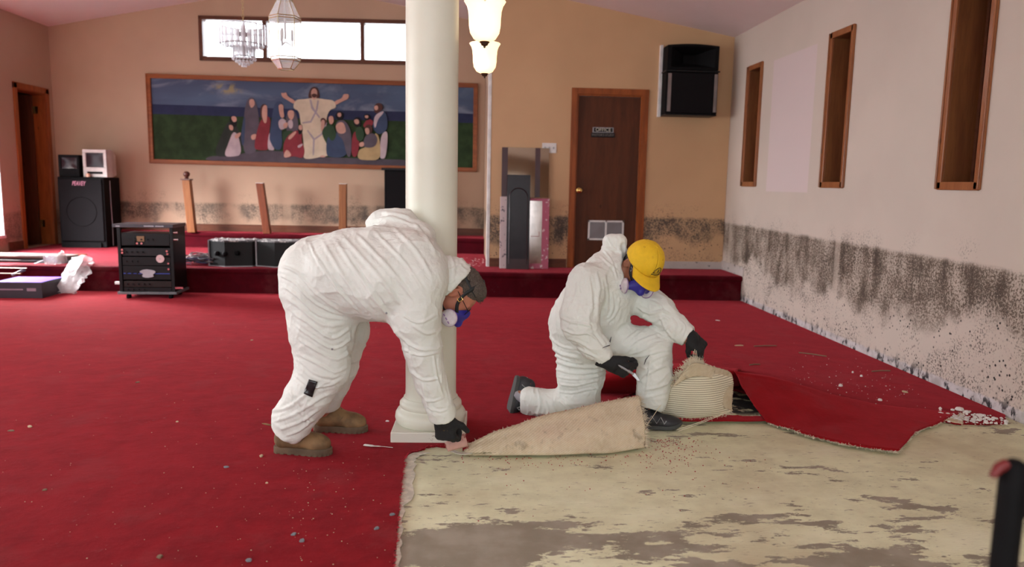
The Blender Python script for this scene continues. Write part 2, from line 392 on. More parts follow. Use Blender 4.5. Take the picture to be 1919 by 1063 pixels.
# back wall, turned very slightly like the stage
SL = .045
def yb_(x): return YB+SL*(.15-x)
def sheared(mb):
    mb.v = [(x, y+SL*(.15-x), z) for x, y, z in mb.v]; return mb
CLX0, CLX1, CLZ0, CLZ1 = -3.81, -.22, 2.955, 3.575
mb = MB()
xs = [XL-.2, CLX0, -2.38, CLX1, .45]
for a, b in zip(xs[:-1], xs[1:]):
    def slab(z0a, z0b, z1a, z1b):
        mb.add([(a, YB, z0a), (b, YB, z0b), (b, YB+.2, z0b), (a, YB+.2, z0a), (a, YB, z1a), (b, YB, z1b), (b, YB+.2, z1b), (a, YB+.2, z1a)],
               [(3, 2, 1, 0), (4, 5, 6, 7), (0, 1, 5, 4), (1, 2, 6, 5), (2, 3, 7, 6), (3, 0, 4, 7)])
    if CLX0-.01 < a < CLX1-.01: slab(0, 0, CLZ0, CLZ0); slab(CLZ1, CLZ1, zr(a)+.05, zr(b)+.05)
    else: slab(0, 0, zr(a)+.05, zr(b)+.05)
ST(obj('wall_back', sheared(mb), M_back))
YO = 8.93      # office front wall
DX0, DX1 = 1.30, 2.10
mb = MB()
for a, b, z0 in ((.28, DX0, .2945), (DX0, DX1, 2.36), (DX1, XR-.002, .2945)):
    mb.add([(a, YO, z0), (b, YO, z0), (b, YO+.11, z0), (a, YO+.11, z0), (a, YO, zr(a)+.05), (b, YO, zr(b)+.05), (b, YO+.11, zr(b)+.05), (a, YO+.11, zr(a)+.05)],
           [(3, 2, 1, 0), (4, 5, 6, 7), (0, 1, 5, 4), (1, 2, 6, 5), (2, 3, 7, 6), (3, 0, 4, 7)])
ST(obj('wall_office', mb, M_office))
mb = MB(); mb.box((.28, YO+.11, .2945), (.39, 11.1, zr(.28)+.04)); ST(obj('wall_office_side', mb, M_back))
mb = MB(); mb.box((.262, YO-.006, .294), (.30, YO+.115, zr(.28))); ST(obj('wall_corner_lit', mb, M_white, bevel=.004))  # white strip paints in the light caught by the drywall corner
# unseen rear wall behind the camera, openings added to admit the frontal fill
mb = MB()
mb.box((XL-.2, YR-.2, 0), (XR+.2, YR, .7)); mb.box((XL-.2, YR-.2, 2.8), (XR+.2, YR, 4.2))
mb.box((XL-.2, YR-.2, .7), (-4.9, YR, 2.8)); mb.box((1.7, YR-.2, .7), (XR+.2, YR, 2.8)); mb.box((-1.7, YR-.2, .7), (-1.5, YR, 2.8))
ST(obj('wall_rear', mb, M_left))
# right windows: deep pine reveals with casing and obscured glass at the outer face
t = NT('old_window_glass'); v = t.co(); M_glass = t.fin(t.mix(t.vor(v, 9, out=1), (.35, .05, .06), (.1, .12, .2)), .3, **{'Emission Strength': 0.0})
t = NT('clear_glass'); M_clear = t.fin((.95, .97, 1.), .03, **{'Transmission Weight': 1., 'IOR': 1.1})
for i, (a, b) in enumerate(winR):
    w_ = thing('window_%d' % (i+1), None, None, (XR, (a+b)/2, zw0), kind='structure')
    d = .235; hw = (b-a)/2; H = zw1-zw0
    mb = MB(); mb.box((0, -hw, 0), (d, -hw+.018, H)); mb.box((0, hw-.018, 0), (d, hw, H)); mb.box((0, -hw, 0), (d, hw, .018)); mb.box((0, -hw, H-.018), (d, hw, H))
    obj('jamb', mb, M_jamb, w_, bevel=.002)
    mb = MB(); c = .05
    for (q0, q1) in (((-.018, -hw-.02, -.035), (.0, hw+.02, .018)), ((-.018, -hw-.02, H-.018), (.0, hw+.02, H+.035)),
                     ((-.018, -hw-.035, -.03), (0, -hw+.018, H+.03)), ((-.018, hw-.018, -.03), (0, hw+.035, H+.03)),
                     ((-.026, -hw-.035, -.03), (-.018, -hw-.02, H+.03)), ((-.026, hw+.02, -.03), (-.018, hw+.035, H+.03))): mb.box(q0, q1)
    obj('casing', mb, M_casing, w_, bevel=.004)
    mb = MB(); mb.box((d-.03, -hw+.018, .018), (d-.02, hw-.018, H-.018)); obj('pane', mb, M_glass, w_)
    mb = MB(); mb.box((d-.05, -hw+.018, .018), (d-.012, -hw+.045, H-.018)); mb.box((d-.05, hw-.045, .018), (d-.012, hw-.018, H-.018)); obj('sash', mb, M_trimdk, w_)
# left openings
w_ = thing('window_6', None, None, (XL, 9.38, .47), kind='structure')
mb = MB()
for q0, q1 in (((-.2, -.68, -.0), (0.012, -.62, 1.78)), ((-.2, -.68, 0), (.012, .676, .04)), ((-.2, -.68, 1.72), (.012, .676, 1.78))): mb.box(q0, q1)
mb.box((-.2, .655, 0), (0., .676, 1.78)); obj('window_frame', mb, M_white, w_)
for i, (a, b) in enumerate(((1.9, 3.55), (3.8, 5.45), (5.7, 7.3))):
    mb = MB()
    mb.box((XL-.2, a, .9), (XL+.01, a+.05, 2.5)); mb.box((XL-.2, b-.05, .9), (XL+.01, b, 2.5)); mb.box((XL-.2, a, .9), (XL+.01, b, .95)); mb.box((XL-.2, a, 2.45), (XL+.01, b, 2.5))
    mb.box((XL-.12, (a+b)/2-.02, .9), (XL-.08, (a+b)/2+.02, 2.5))
    ST(obj('window_%d' % (7+i), mb, M_trimz))
# left doorway with its open dark leaf
d_ = thing('door_2', None, None, (XL, 10.84, .294), kind='structure')
a, b, z1 = -.37, .38, 2.146
mb = MB()
for q0, q1 in (((-.2, a, 0), (0.0, a+.03, z1)), ((-.2, b-.03, 0), (0, b, z1)), ((-.2, a, z1-.03), (0, b, z1)),
               ((0, a-.04, 0), (.022, a+.035, z1+.05)), ((0, b-.035, 0), (.022, b+.05, z1+.05)), ((0, a-.04, z1-.02), (.022, b+.05, z1+.06))): mb.box(q0, q1)
obj('door_frame', mb, M_trimz, d_, bevel=.003)
mb = MB(); mb.box((-.95, b-.085, .01), (-.16, b-.045, z1-.04)); lf = obj('door_leaf', mb, M_doorw, d_, bevel=.003)
for zz in (.25, 1.85):
    mb = MB(); mb.box((-.165, b-.04, zz), (-.10, b-.028, zz+.1)); obj('hinge', mb, M_brass, d_)
mb = MB()      # dark closet room behind the doorway
x0 = XL-1.6
mb.box((x0, 10.2, 0), (x0+.05, 12, 2.9)); mb.box((x0, 10.15, 0), (XL-.2, 10.2, 2.9)); mb.box((x0, 11.9, 0), (XL-.2, 11.95, 2.9)); mb.box((x0, 10.15, 2.85), (XL-.2, 11.95, 2.9)); mb.box((x0, 10.15, .25), (XL-.2, 11.95, .29))
ST(obj('wall_closet', mb, M_trimdk))
# clerestory: long window high on the back wall
w_ = thing('window_10', None, None, (CLX0, yb_(CLX0), CLZ0), math.atan(-SL), kind='structure')
L = (CLX1-CLX0)*1.001; H = CLZ1-CLZ0
mb = MB(); f = .055
for q0, q1 in (((0, -.03, 0), (L, .12, f*1.1)), ((0, -.03, H-f), (L, .12, H)), ((0, -.03, 0), (f, .12, H)), ((L-f, -.03, 0), (L, .12, H))): mb.box(q0, q1)
obj('window_frame', mb, M_trimdk, w_, bevel=.004)
for k in range(2):
    xx = PY(*((497, 75), (681, 80))[k], 11.27)[0]-CLX0
    mb = MB(); mb.box((xx-.03, -.02, f), (xx+.03, .1, H-f)); obj('mullion', mb, M_trimdk, w_, bevel=.004)
mb = MB(); mb.box((f, .06, f), (L-f, .066, H-f)); obj('pane', mb, M_clear, w_)
# office door
d_ = thing('door_1', None, None, ((DX0+DX1)/2, YO, .294), kind='structure'); hw = (DX1-DX0)/2; H = 2.066
mb = MB()
for q0, q1 in (((-hw-.06, -.02, 0), (-hw+.012, 0, H+.06)), ((hw-.012, -.02, 0), (hw+.06, 0, H+.06)), ((-hw+.012, -.02, H-.012), (hw-.012, 0, H+.06)),
               ((-hw, 0, 0), (-hw+.03, .11, H)), ((hw-.03, 0, 0), (hw, .11, H)), ((-hw+.03, 0, H-.03), (hw-.03, .11, H))): mb.box(q0, q1)
obj('door_frame', mb, M_trimz, d_, bevel=.004)
mb = MB(); mb.box((-hw+.032, .03, .008), (hw-.032, .07, H-.032)); leaf = obj('door_leaf', mb, M_doorw, d_)
mb = MB(); kx, kz = 1.325-(DX0+DX1)/2+.04, .93
mb.tube([(kx, .03, kz), (kx, .02, kz), (kx, .015, kz), (kx, -.01, kz), (kx, -.02, kz), (kx, -.045, kz), (kx, -.055, kz), (kx, -.062, kz)], [.033, .033, .012, .011, .022, .03, .026, .008], 18)
kn = obj('knob', mb, M_brass, leaf, smooth=True)
gx0, gx1, gz0, gz1 = 1.488-(DX0+DX1)/2, 1.925-(DX0+DX1)/2, .335, .575
mb = MB(); f = .022
for q0, q1 in (((gx0, .015, gz0), (gx1, .03, gz0+f)), ((gx0, .015, gz1-f), (gx1, .03, gz1)), ((gx0, .015, gz0), (gx0+f, .03, gz1)), ((gx1-f, .015, gz0), (gx1, .03, gz1)), (((gx0+gx1)/2-.011, .015, gz0), ((gx0+gx1)/2+.011, .03, gz1))): mb.box(q0, q1)
gr = obj('vent_grille', mb, M_white, leaf, bevel=.002)
mb = MB(); n = 15
for k in range(n):
    z = gz0+f+(gz1-gz0-2*f)*(k+.5)/n; mb.box((gx0+f, .018, z-.0045), (gx1-f, .03, z+.0035))
obj('louvre', mb, M_grey, gr) if False else obj('vent_slats', mb, M_grey, leaf)
sx, sz = 1.632-(DX0+DX1)/2, 1.648
mb = MB(); mb.box((sx-.125, .018, sz-.032), (sx+.125, .03, sz+.03)); sg = obj('name_plate', mb, M_grey, leaf, bevel=.002)
mb = MB(); mb.box((sx-.112, .014, sz-.024), (sx+.112, .018, sz+.022)); obj('plate_face', mb, M_black, sg)
mb = MB(); mb.box((sx-.14, .016, sz-.085), (sx+.14, .03, sz-.034)); sg2 = obj('name_plate', mb, M_black, leaf, bevel=.002)
M_let = plain('plate_letters', (.62, .58, .48), .5); M_let2 = plain('faded_letters', (.20, .17, .15), .5)
dl = WM(d_)
FR = Matrix(((1, 0, 0, 0), (0, 0, -1, 0), (0, 1, 0, 0), (0, 0, 0, 1)))      # text facing -y
text('lettering', 'OFFICE', .058, dl @ Matrix.Translation((sx, .0135, sz)) @ FR, M_let, sg)
text('lettering', "PASTOR'S STUDY", .034, dl @ Matrix.Translation((sx, .0155, sz-.06)) @ FR, M_let2, sg2)
# baseboards
mb = MB(); mb.box((XL, YB-.015, .50), (.28, YB, .615)); ST(obj('baseboard_back', sheared(mb), M_basebd, bevel=.003))
mb = MB(); mb.box((.30, YO-.016, .294), (.45, YO, .40)); mb.box((.98, YO-.016, .294), (DX0-.07, YO, .40)); ST(obj('baseboard_office', mb, M_basebd, bevel=.003))
t = NT('bare_board'); v = t.co(); M_bare = t.fin(t.mix(t.ramp(t.noise(v, 14, 5, .7), .6, .68), t.mix(t.noise(v, 8), (.56, .50, .47), (.44, .38, .35)), (.04, .035, .03)), .8)
mb = MB(); mb.box((DX1+.065, YO-.012, .294), (XR, YO, .385)); ST(obj('baseboard_office_right', mb, M_bare, bevel=.003))
mb = MB(); mb.box((XR-.014, 8.2, .294), (XR, YO, .40)); ST(obj('baseboard_right', mb, M_bare, bevel=.003))
mb = MB(); mb.box((XL, 10.1, .294), (XL+.014, 10.43, .41)); mb.box((XL, 2., .0), (XL+.014, 8.5, .11)); ST(obj('baseboard_left', mb, M_basebd, bevel=.003))
# ------------------------------------------------------------------ stage in two levels
def nose_box(x0, x1, y0f, y1, z0, z1, r=.03):      # carpet-wrapped step with a soft nose
    mb = MB(); n = 40; prof = [(0.02, z0), (0.02, z1-.075), (.012, z1-.06), (-.004, z1-.05), (-.010, z1-.032), (-.006, z1-.012), (.010, z1-.001), (.03, z1)]
    P = [[(x0+(x1-x0)*i/n, y0f(x0+(x1-x0)*i/n)+dy+.0022*math.sin(i*2.3)*(dy < .015), z+.0015*math.sin(i*1.7)) for dy, z in prof]+[(x0+(x1-x0)*i/n, y1(x0+(x1-x0)*i/n), z1), (x0+(x1-x0)*i/n, y1(x0+(x1-x0)*i/n), z0)] for i in range(n+1)]
    mb.grid(P); m = len(P[0]); mb.f.append(tuple(range(m))); mb.f.append(tuple(n*m+k for k in range(m))); mb.m += [0, 0]
    return mb
s1 = tag(obj('stage_platform', nose_box(XL+.002, XR-.002, lambda x: 8.235+SL*1.0*(3.16-x), lambda x: (yb_(x)-.002) if x < .2 else YO-.002 if False else yb_(x)-.002, 0.0, .294), M_stage, smooth=True), 'long low stage step covered in dark red carpet, running wall to wall', 'stage')
s2 = tag(obj('stage_platform', nose_box(-5.2, .277, lambda x: 10.50+.12*(.15-x), lambda x: yb_(x)-.018, .2945, .512), M_stage, smooth=True), 'upper red carpeted stage level under the long painting', 'stage')
mb = MB(); mb.box((-5.215, 11.16, .40), (-5.195, 11.22, .44)); 
# carpet on the hall floor: everything but the stripped area
EDGE = [PZ(733, 1110), PZ(738, 1063), PZ(743, 1010), PZ(748, 950), PZ(754, 900), PZ(757, 862), PZ(768, 851), PZ(784, 848), PZ(800, 841), PZ(818, 838), PZ(835, 840), PZ(860, 836),
        PZ(1000, 800), PZ(1130, 760), PZ(1200, 735), PZ(1240, 732), PZ(1262, 735), PZ(1310, 730), PZ(1360, 729), PZ(1420, 745), PZ(1500, 760), PZ(1620, 775), PZ(1730, 787), PZ(1800, 796), PZ(1850, 797), PZ(1880, 796)]
E2 = []
for i in range(len(EDGE)-1):
    for k in range(6): E2.append(EDGE[i]*(1-k/6)+EDGE[i+1]*k/6)
E2.append(EDGE[-1]); E2.append(PZ(1885, 790)); 
E2 = [(p[0]+random.gauss(0, .0035), p[1]+random.gauss(0, .0035)) for p in E2]
xe = E2[0][0]
poly = [(XL+.002, YR+.01), (xe-.01, YR+.01)]+E2+[(XR-.004, 4.02), (XR-.004, 8.222), (XL+.002, 8.625)]
mb = MB(); mb.prism(poly, .0, .013)
tag(obj('carpet', mb, M_carpet, bevel=0), 'worn red wall-to-wall carpet covering the hall floor left and behind the men', 'carpet')
M_backing = plain('pale_backing', (.62, .57, .47), .9, var=.2, scale=30, bump=.4)
mb = MB(); q = [PZ(738, 1075), PZ(741, 1030), PZ(745, 990), PZ(750, 930), PZ(755, 880), PZ(758, 862), PZ(770, 852), PZ(787, 849)]; q = spline(q, 40)
rowA = [(p[0]+.004, p[1], .004) for p in q]; rowB = [(p[0]+.052+.006*math.sin(i*1.9)+.004*random.random()-.035*(i < 16), p[1]-.01, .004) for i, p in enumerate(q)]
mb.grid([rowA, rowB]); o = tag(obj('backing_strip', mb, M_backing, solid=(.004, 0)), 'narrow off-white strip of backing left glued along the cut carpet edge', 'carpet strip')
# ------------------------------------------------------------------ column
c0 = (-.166, 3.768)
t_ = thing('column', 'thick round cream-white column standing in front of the bending man', 'column', (c0[0], c0[1], 0), -.03)
mb = MB(); mb.lathe([(.139, .165), (.136, .19), (.131, .21), (.1295, .25), (.1285, 2.0), (.122, 3.655)], n=64); obj('shaft', mb, M_column, t_, smooth=True)
mb = MB(); mb.lathe([(.12, .06), (.165, .062), (.178, .075), (.183, .095), (.180, .118), (.170, .135), (.158, .142), (.155, .150), (.160, .158), (.159, .172), (.150, .182), (.141, .190), (.139, .20)], n=64)
obj('base_moulding', mb, M_column, t_, smooth=True, angle=50)
t = NT('chipped_plinth_paint'); v = t.co(); M_plinth = t.fin(t.mix(t.ramp(t.noise(t.co((.6, 1, 2.4)), 13, 6, .7), .62, .64), (.70, .67, .58), (.30, .25, .20)), .6, t.bump(t.noise(v, 30), .3, .003))
mb = MB(); mb.box((-.185, -.185, .0), (.185, .185, .064)); obj('plinth', mb, M_plinth, t_, bevel=.005)
# ------------------------------------------------------------------ long painting
P0 = PY(275, 138, yb_(-4.58)); 
X0, X1, Z0, Z1 = -4.585, .175, 1.465, 2.735
pt = thing('painting', 'very wide wood-framed painting of a robed figure with open arms among seated people', 'painting', ((X0+X1)/2, yb_((X0+X1)/2)-.003, Z0), math.atan(-SL))
hw = (X1-X0)/2; H = Z1-Z0; f = .062
ROLLZ = -.0085      # the painting hangs a touch lower at its right end
mb = MB()
def shz(mb):
    mb.v = [(x, y, z+ROLLZ*x) for x, y, z in mb.v]; return mb
for q0, q1 in (((-hw, -.035, 0), (hw, 0, f)), ((-hw, -.035, H-f), (hw, 0, H)), ((-hw, -.035, f), (-hw+f, 0, H-f)), ((hw-f, -.035, f), (hw, 0, H-f)),
               ((-hw, -.045, 0), (hw, -.035, .018)), ((-hw, -.045, H-.018), (hw, -.035, H)), ((-hw, -.045, 0), (-hw+.018, -.035, H)), ((hw-.018, -.045, 0), (hw, -.035, H))): mb.box(q0, q1)
obj('frame', shz(mb), M_trimx, pt, bevel=.004)
def paint(name, col, var=.12): return plain(name, col, .75, var=var, scale=6, spec=.2)
t = NT('painted_sky'); v = t.co((.55, 1, 1.5)); n = t.noise(v, 2.2, 6, .6, .6); X = t.xyz(t.co())
c = t.mix(t.ramp(n, .5, .68, 0, .7), (.060, .080, .135), (.22, .24, .30))
c = t.mix(t.ramp(t.noise(t.co((.4, 1, 2)), 1.1, 3), .4, .7, 0, .5), c, (.10, .16, .25))
sx_ = t.mth('MULTIPLY', t.ramp(t.mth('ABSOLUTE', t.mth('ADD', X[0], 1.24)), .28, .05), t.ramp(t.mth('ABSOLUTE', t.mth('SUBTRACT', X[2], 1.10)), .10, .02))
c = t.mix(t.mth('MULTIPLY', sx_, t.ramp(t.noise(t.co(), 9, 4), .45, .6, 0, .75)), c, (.34, .27, .10)); M_sky = t.fin(c, .7, spec=.2)
PM = [M_sky, paint('painted_sea', (.022, .028, .07)), paint('painted_grass', (.020, .040, .014), .3), paint('painted_ground', (.075, .06, .075)),
      paint('painted_cream_robe', (.55, .46, .34)), paint('painted_red_robe', (.21, .03, .04)), paint('painted_blue_robe', (.042, .062, .115)), paint('painted_slate_robe', (.095, .08, .10)),
      paint('painted_skin', (.50, .28, .22)), paint('painted_brown_hair', (.07, .03, .025)), paint('painted_dark_robe', (.025, .03, .025)), paint('painted_pale_cloth', (.45, .36, .38)),
      paint('painted_green_cloak', (.03, .06, .03)), paint('painted_ochre_cloak', (.42, .30, .15)), paint('painted_black_beard', (.012, .01, .012)), paint('painted_line', (.32, .27, .30))]
SKY, SEA, GRASS, GROUND, CREAM, RED, BLUE, SLATE, SKIN, HAIR, DARK, PALE, GREEN, OCH, BLK, LINE = range(16)
Mi = WM(pt).inverted()
def cv(zx, zy, lift):      # mural coordinates -> local canvas point
    d = ray(270+zx/3., 120+zy/3.); a = YB+SL*.15-.02; tt = a/(d[1]+SL*d[0]); p = Mi @ Vector(CC+d*tt); return (p.x, -.008-lift, p.z)
mb = MB(); ly = [0]
def patch(mi, *pts, smooth=2):
    pts = [(pts[i], pts[i+1]) for i in range(0, len(pts), 2)]
    if smooth: pts = chaikin(pts, smooth)
    ly[0] += .0004; L = [cv(p[0], p[1], ly[0]) for p in pts]; n = len(L); mb.add(L+[(a, -.004, c) for a, b, c in L], [tuple(range(n))]+[(i, (i+1) % n, n+(i+1) % n, n+i) for i in range(n)], mi)
mb.box((-hw+f-.01, -.006, f-.01), (hw-f+.01, -.001, H-f+.01), 0); mb.v = [(x, y, z+ROLLZ*x) for x, y, z in mb.v]
patch(SEA, 42, 225, 400, 237, 1000, 258, 1500, 268, 1852, 280, 1852, 335, 1500, 326, 1000, 312, 400, 293, 42, 282, smooth=0)
patch(GRASS, 42, 280, 400, 291, 1000, 310, 1500, 322, 1852, 332, 1849, 588, 1500, 577, 1000, 562, 400, 545, 52, 540, smooth=0)
patch(GROUND, 330, 542, 370, 515, 480, 520, 620, 488, 780, 488, 900, 520, 1200, 530, 1300, 535, 1500, 538, 1600, 580, 1300, 575, 900, 562, 500, 552)
# kneeling bearded figure, far left
patch(DARK, 385, 518, 440, 380, 475, 315, 510, 330, 545, 400, 555, 512, 470, 522)
patch(PALE, 445, 520, 475, 440, 500, 375, 530, 400, 550, 510, 500, 522); patch(BLK, 478, 300, 505, 290, 525, 330, 515, 358, 485, 345); patch(SKIN, 485, 295, 515, 292, 522, 320, 500, 330)
patch(SKIN, 475, 340, 500, 345, 500, 375, 478, 370); patch(SKIN, 505, 400, 545, 380, 540, 405, 515, 425)
patch(SLATE, 552, 500, 560, 280, 580, 190, 620, 185, 650, 300, 640, 480, 600, 508); patch(BLUE, 540, 420, 560, 290, 570, 300, 560, 480); patch(SKIN, 590, 200, 615, 195, 625, 225, 605, 250, 592, 235); patch(SKIN, 598, 400, 632, 390, 630, 420, 605, 430)
patch(RED, 615, 470, 640, 350, 670, 290, 715, 300, 700, 400, 710, 484, 640, 486); patch(PALE, 690, 480, 705, 360, 735, 480, 720, 487); patch(HAIR, 650, 290, 655, 230, 685, 222, 692, 260, 670, 330); patch(SKIN, 665, 235, 690, 228, 692, 265, 690, 330, 675, 335, 660, 290)
patch(BLUE, 705, 400, 730, 215, 770, 205, 785, 260, 770, 350, 780, 480, 735, 485, 705, 430); patch(SKIN, 755, 225, 785, 228, 782, 262, 790, 300, 768, 305, 758, 265); patch(PALE, 752, 320, 785, 300, 810, 345, 780, 372, 760, 365)
patch(SLATE, 800, 270, 845, 255, 870, 330, 860, 400, 810, 400, 795, 350); patch(SKIN, 805, 262, 840, 258, 845, 290, 830, 320, 810, 300); patch(PALE, 805, 320, 835, 310, 838, 360, 815, 365); patch(SKIN, 780, 335, 810, 325, 805, 360, 785, 362)
patch(GREEN, 770, 380, 850, 370, 830, 440, 790, 460)
# standing figure
patch(SKIN, 770, 160, 782, 165, 800, 158, 805, 182, 850, 205, 850, 230, 800, 200, 775, 185); patch(SKIN, 1152, 172, 1140, 168, 1120, 170, 1115, 192, 1068, 210, 1070, 235, 1120, 208, 1150, 195)
patch(CREAM, 835, 250, 850, 200, 900, 198, 955, 190, 1030, 200, 1070, 205, 1082, 250, 1040, 255, 1020, 330, 1040, 430, 1048, 515, 1000, 520, 940, 535, 890, 532, 900, 450, 880, 330, 872, 262, smooth=2)
patch(LINE, 930, 200, 940, 200, 950, 240, 990, 300, 985, 305, 940, 250, smooth=0); patch(LINE, 975, 205, 983, 205, 975, 260, 940, 330, 890, 335, 890, 328, 935, 320, 965, 260, smooth=0)
patch(LINE, 920, 370, 960, 420, 955, 510, 948, 515, 950, 425, 918, 378, smooth=0); patch(LINE, 955, 430, 1000, 400, 1030, 330, 1024, 330, 995, 392, 955, 420, smooth=0)
patch(HAIR, 918, 195, 935, 135, 958, 126, 978, 138, 990, 195, 955, 190); patch(SKIN, 938, 150, 958, 134, 975, 150, 972, 185, 957, 205, 942, 188); patch(HAIR, 940, 172, 957, 165, 975, 172, 966, 190, 948, 190)
patch(SKIN, 985, 520, 1005, 512, 1025, 520, 1005, 527)
# right hand group
patch(RED, 780, 500, 790, 420, 850, 370, 890, 380, 885, 440, 905, 480, 895, 535, 840, 515, 800, 530); patch(BLK, 865, 350, 880, 335, 893, 350, 890, 390, 868, 400); patch(SKIN, 868, 345, 888, 340, 892, 372, 870, 372); patch(SKIN, 805, 415, 850, 375, 860, 385, 820, 430); patch(SKIN, 780, 530, 800, 475, 825, 500, 828, 520); patch(PALE, 860, 460, 895, 445, 890, 460, 870, 475)
patch(GREEN, 995, 380, 1030, 340, 1075, 350, 1080, 430, 1060, 500, 1020, 440); patch(BLUE, 1022, 500, 1030, 400, 1090, 380, 1140, 430, 1145, 524, 1040, 526); patch(GREEN, 1030, 350, 1070, 360, 1085, 400, 1060, 440, 1035, 410)
patch(HAIR, 990, 310, 1010, 300, 1028, 320, 1015, 350, 1000, 345); patch(SKIN, 995, 315, 1015, 312, 1018, 340, 1000, 385, 995, 370); patch(SKIN, 1035, 295, 1065, 290, 1068, 330, 1045, 345)
patch(SLATE, 1075, 330, 1115, 310, 1150, 340, 1168, 400, 1165, 525, 1140, 520, 1120, 420, 1085, 400); patch(SKIN, 1075, 340, 1120, 320, 1140, 380, 1115, 395, 1085, 385); patch(BLK, 1075, 285, 1095, 262, 1122, 275, 1118, 310, 1095, 320, 1078, 300); patch(SKIN, 1085, 278, 1108, 272, 1110, 295, 1092, 300)
patch(RED, 1165, 520, 1170, 400, 1195, 370, 1215, 420, 1200, 525); patch(GREEN, 1185, 370, 1215, 345, 1240, 380, 1235, 430, 1200, 440); patch(BLK, 1172, 330, 1190, 295, 1220, 310, 1222, 345, 1195, 360); patch(SKIN, 1178, 315, 1205, 308, 1212, 335, 1190, 342)
patch(RED, 1230, 345, 1260, 305, 1290, 320, 1285, 350, 1240, 360); patch(BLK, 1235, 290, 1255, 278, 1275, 295, 1265, 318, 1240, 315); patch(SKIN, 1240, 290, 1262, 288, 1262, 305, 1245, 306)
patch(BLUE, 1285, 330, 1320, 262, 1355, 265, 1370, 310, 1368, 375, 1320, 400, 1290, 370); patch(PALE, 1325, 530, 1330, 400, 1368, 370, 1370, 440, 1358, 528, 1340, 534); patch(PALE, 1290, 330, 1300, 285, 1350, 262, 1345, 280, 1315, 310, 1300, 370)
patch(HAIR, 1292, 240, 1310, 218, 1340, 225, 1345, 255, 1310, 280, 1295, 272); patch(SKIN, 1293, 238, 1315, 232, 1318, 258, 1298, 262)
patch(OCH, 1200, 535, 1205, 485, 1240, 470, 1310, 440, 1295, 385, 1320, 400, 1330, 470, 1328, 540, 1250, 542); patch(SLATE, 1230, 450, 1245, 400, 1290, 385, 1318, 420, 1300, 470, 1240, 472); patch(HAIR, 1238, 370, 1250, 340, 1280, 342, 1288, 375, 1270, 395); patch(SKIN, 1240, 362, 1265, 358, 1270, 390, 1250, 400); patch(SKIN, 1208, 445, 1235, 435, 1240, 460, 1215, 470)
mb.keep = True
obj('canvas', mb, PM, pt)
# ------------------------------------------------------------------ left corner: loudspeaker, two small screens
def roundbox(a, b, r=.012): mb = MB(); mb.box(a, b); return mb
M_black = plain('black_cabinet_vinyl', (.004, .0035, .004), .7, var=.3, spec=.12)
s_ = thing('loudspeaker', 'big black floor loudspeaker with a pink logo in the left corner', 'loudspeaker', (-5.29, 10.95, .294), 0.0)
mb = MB(); mb.box((-.31, -.22, 0), (.31, .26, .975)); obj('cabinet', mb, M_black, s_, bevel=.012)
mb = MB(); mb.box((-.285, -.238, .09), (.285, -.221, .95)); g = obj('grille', mb, M_grill, s_, bevel=.008)
mb = MB()
for k in range(36):
    pass
mb.tube([(.20*math.cos(a)-.0, -.238, .50+.20*math.sin(a)) for a in np.linspace(0, 2*math.pi, 37)], .006, 6, caps=False); obj('woofer_ring', mb, M_black, s_, smooth=True)
mb = MB(); mb.box((-.24, -.245, .0), (.24, -.20, .07)); obj('foot_panel', mb, M_black, s_)
mb = MB(); mb.tube([(.312, -.05, .93), (.316, -.055, .6), (.315, -.04, .3), (.32, -.06, .02)], .006, 6); obj('hanging_cable', mb, M_grey, s_)
M_pk = plain('pink_logo', (.62, .22, .33), .4)
for k in (.28, .7):
    pass
lg = text('logo', 'PEAVEY', .085, WM(s_) @ Matrix.Translation((-.02, -.240, .885)) @ FR, M_pk, s_, sx=.62, shear=.3)
def crt(name, label, cx, y, z, w, h, d, mat, rz, sc, slot=True, group=None):
    r = thing(name, label, 'television', (cx, y, z), rz)
    mb = MB(); f = .035*w/.3
    x0, x1 = -w/2, w/2; s0, s1 = h*.36, h*.88
    mb.add([(x0, 0, 0), (x1, 0, 0), (x1, 0, h), (x0, 0, h), (x0*.75, d, h*.08), (x1*.75, d, h*.08), (x1*.75, d, h*.82), (x0*.75, d, h*.82), (x0, d*.4, 0), (x1, d*.4, 0), (x1, d*.4, h), (x0, d*.4, h)],
           [(8, 9, 5, 4), (9, 10, 6, 5), (10, 11, 7, 6), (11, 8, 4, 7), (4, 5, 6, 7), (0, 1, 9, 8), (1, 2, 10, 9), (2, 3, 11, 10), (3, 0, 8, 11)])
    for q0, q1 in (((x0, -.02, 0), (x1, 0, s0)), ((x0, -.02, s1), (x1, 0, h)), ((x0, -.02, s0), (x0+w*.13, 0, s1)), ((x1-w*.13, -.02, s0), (x1, 0, s1))): mb.box(q0, q1)
    mb.box((x0+.02, 0, s0-.01), (x1-.02, .012, s1+.01)); obj('housing', mb, mat, r, bevel=.006)
    P = [[(x0+w*.13+(w*.74)*i/10, -.002-.014*(1-((i-5)/5)**2)*(1-((j-5)/5)**2), s0+(s1-s0)*j/10) for j in range(11)] for i in range(11)]
    mb = MB(); mb.grid(P); obj('screen', mb, sc, r, smooth='all')
    mb = MB(); mb.box((x0+w*.18, -.024, h*.12), (x1-w*.18, -.019, h*.2)); obj('tape_slot', mb, M_black, r)
    return r
M_scr = plain('dark_screen_glass', (.03, .016, .02), .22, spec=.25)
crt('television', 'small black television on the left end of the big loudspeaker', -5.46, 10.80, 1.270, .27, .30, .28, M_black, .08, M_scr)
t2 = crt('television', 'small off-white television on top of the big loudspeaker', -5.12, 10.82, 1.270, .34, .38, .28, M_pinkw, -.12, M_scr)
mb = MB(); mb.lathe([(.001, .05), (.02, .048), (.03, .03), (.028, .0)], (0, 0, 0), 16); o = obj('cup', mb, plain('peach_plastic', (.75, .42, .30), .5), smooth=True); o.location = (-5.20, 10.765, 1.271)
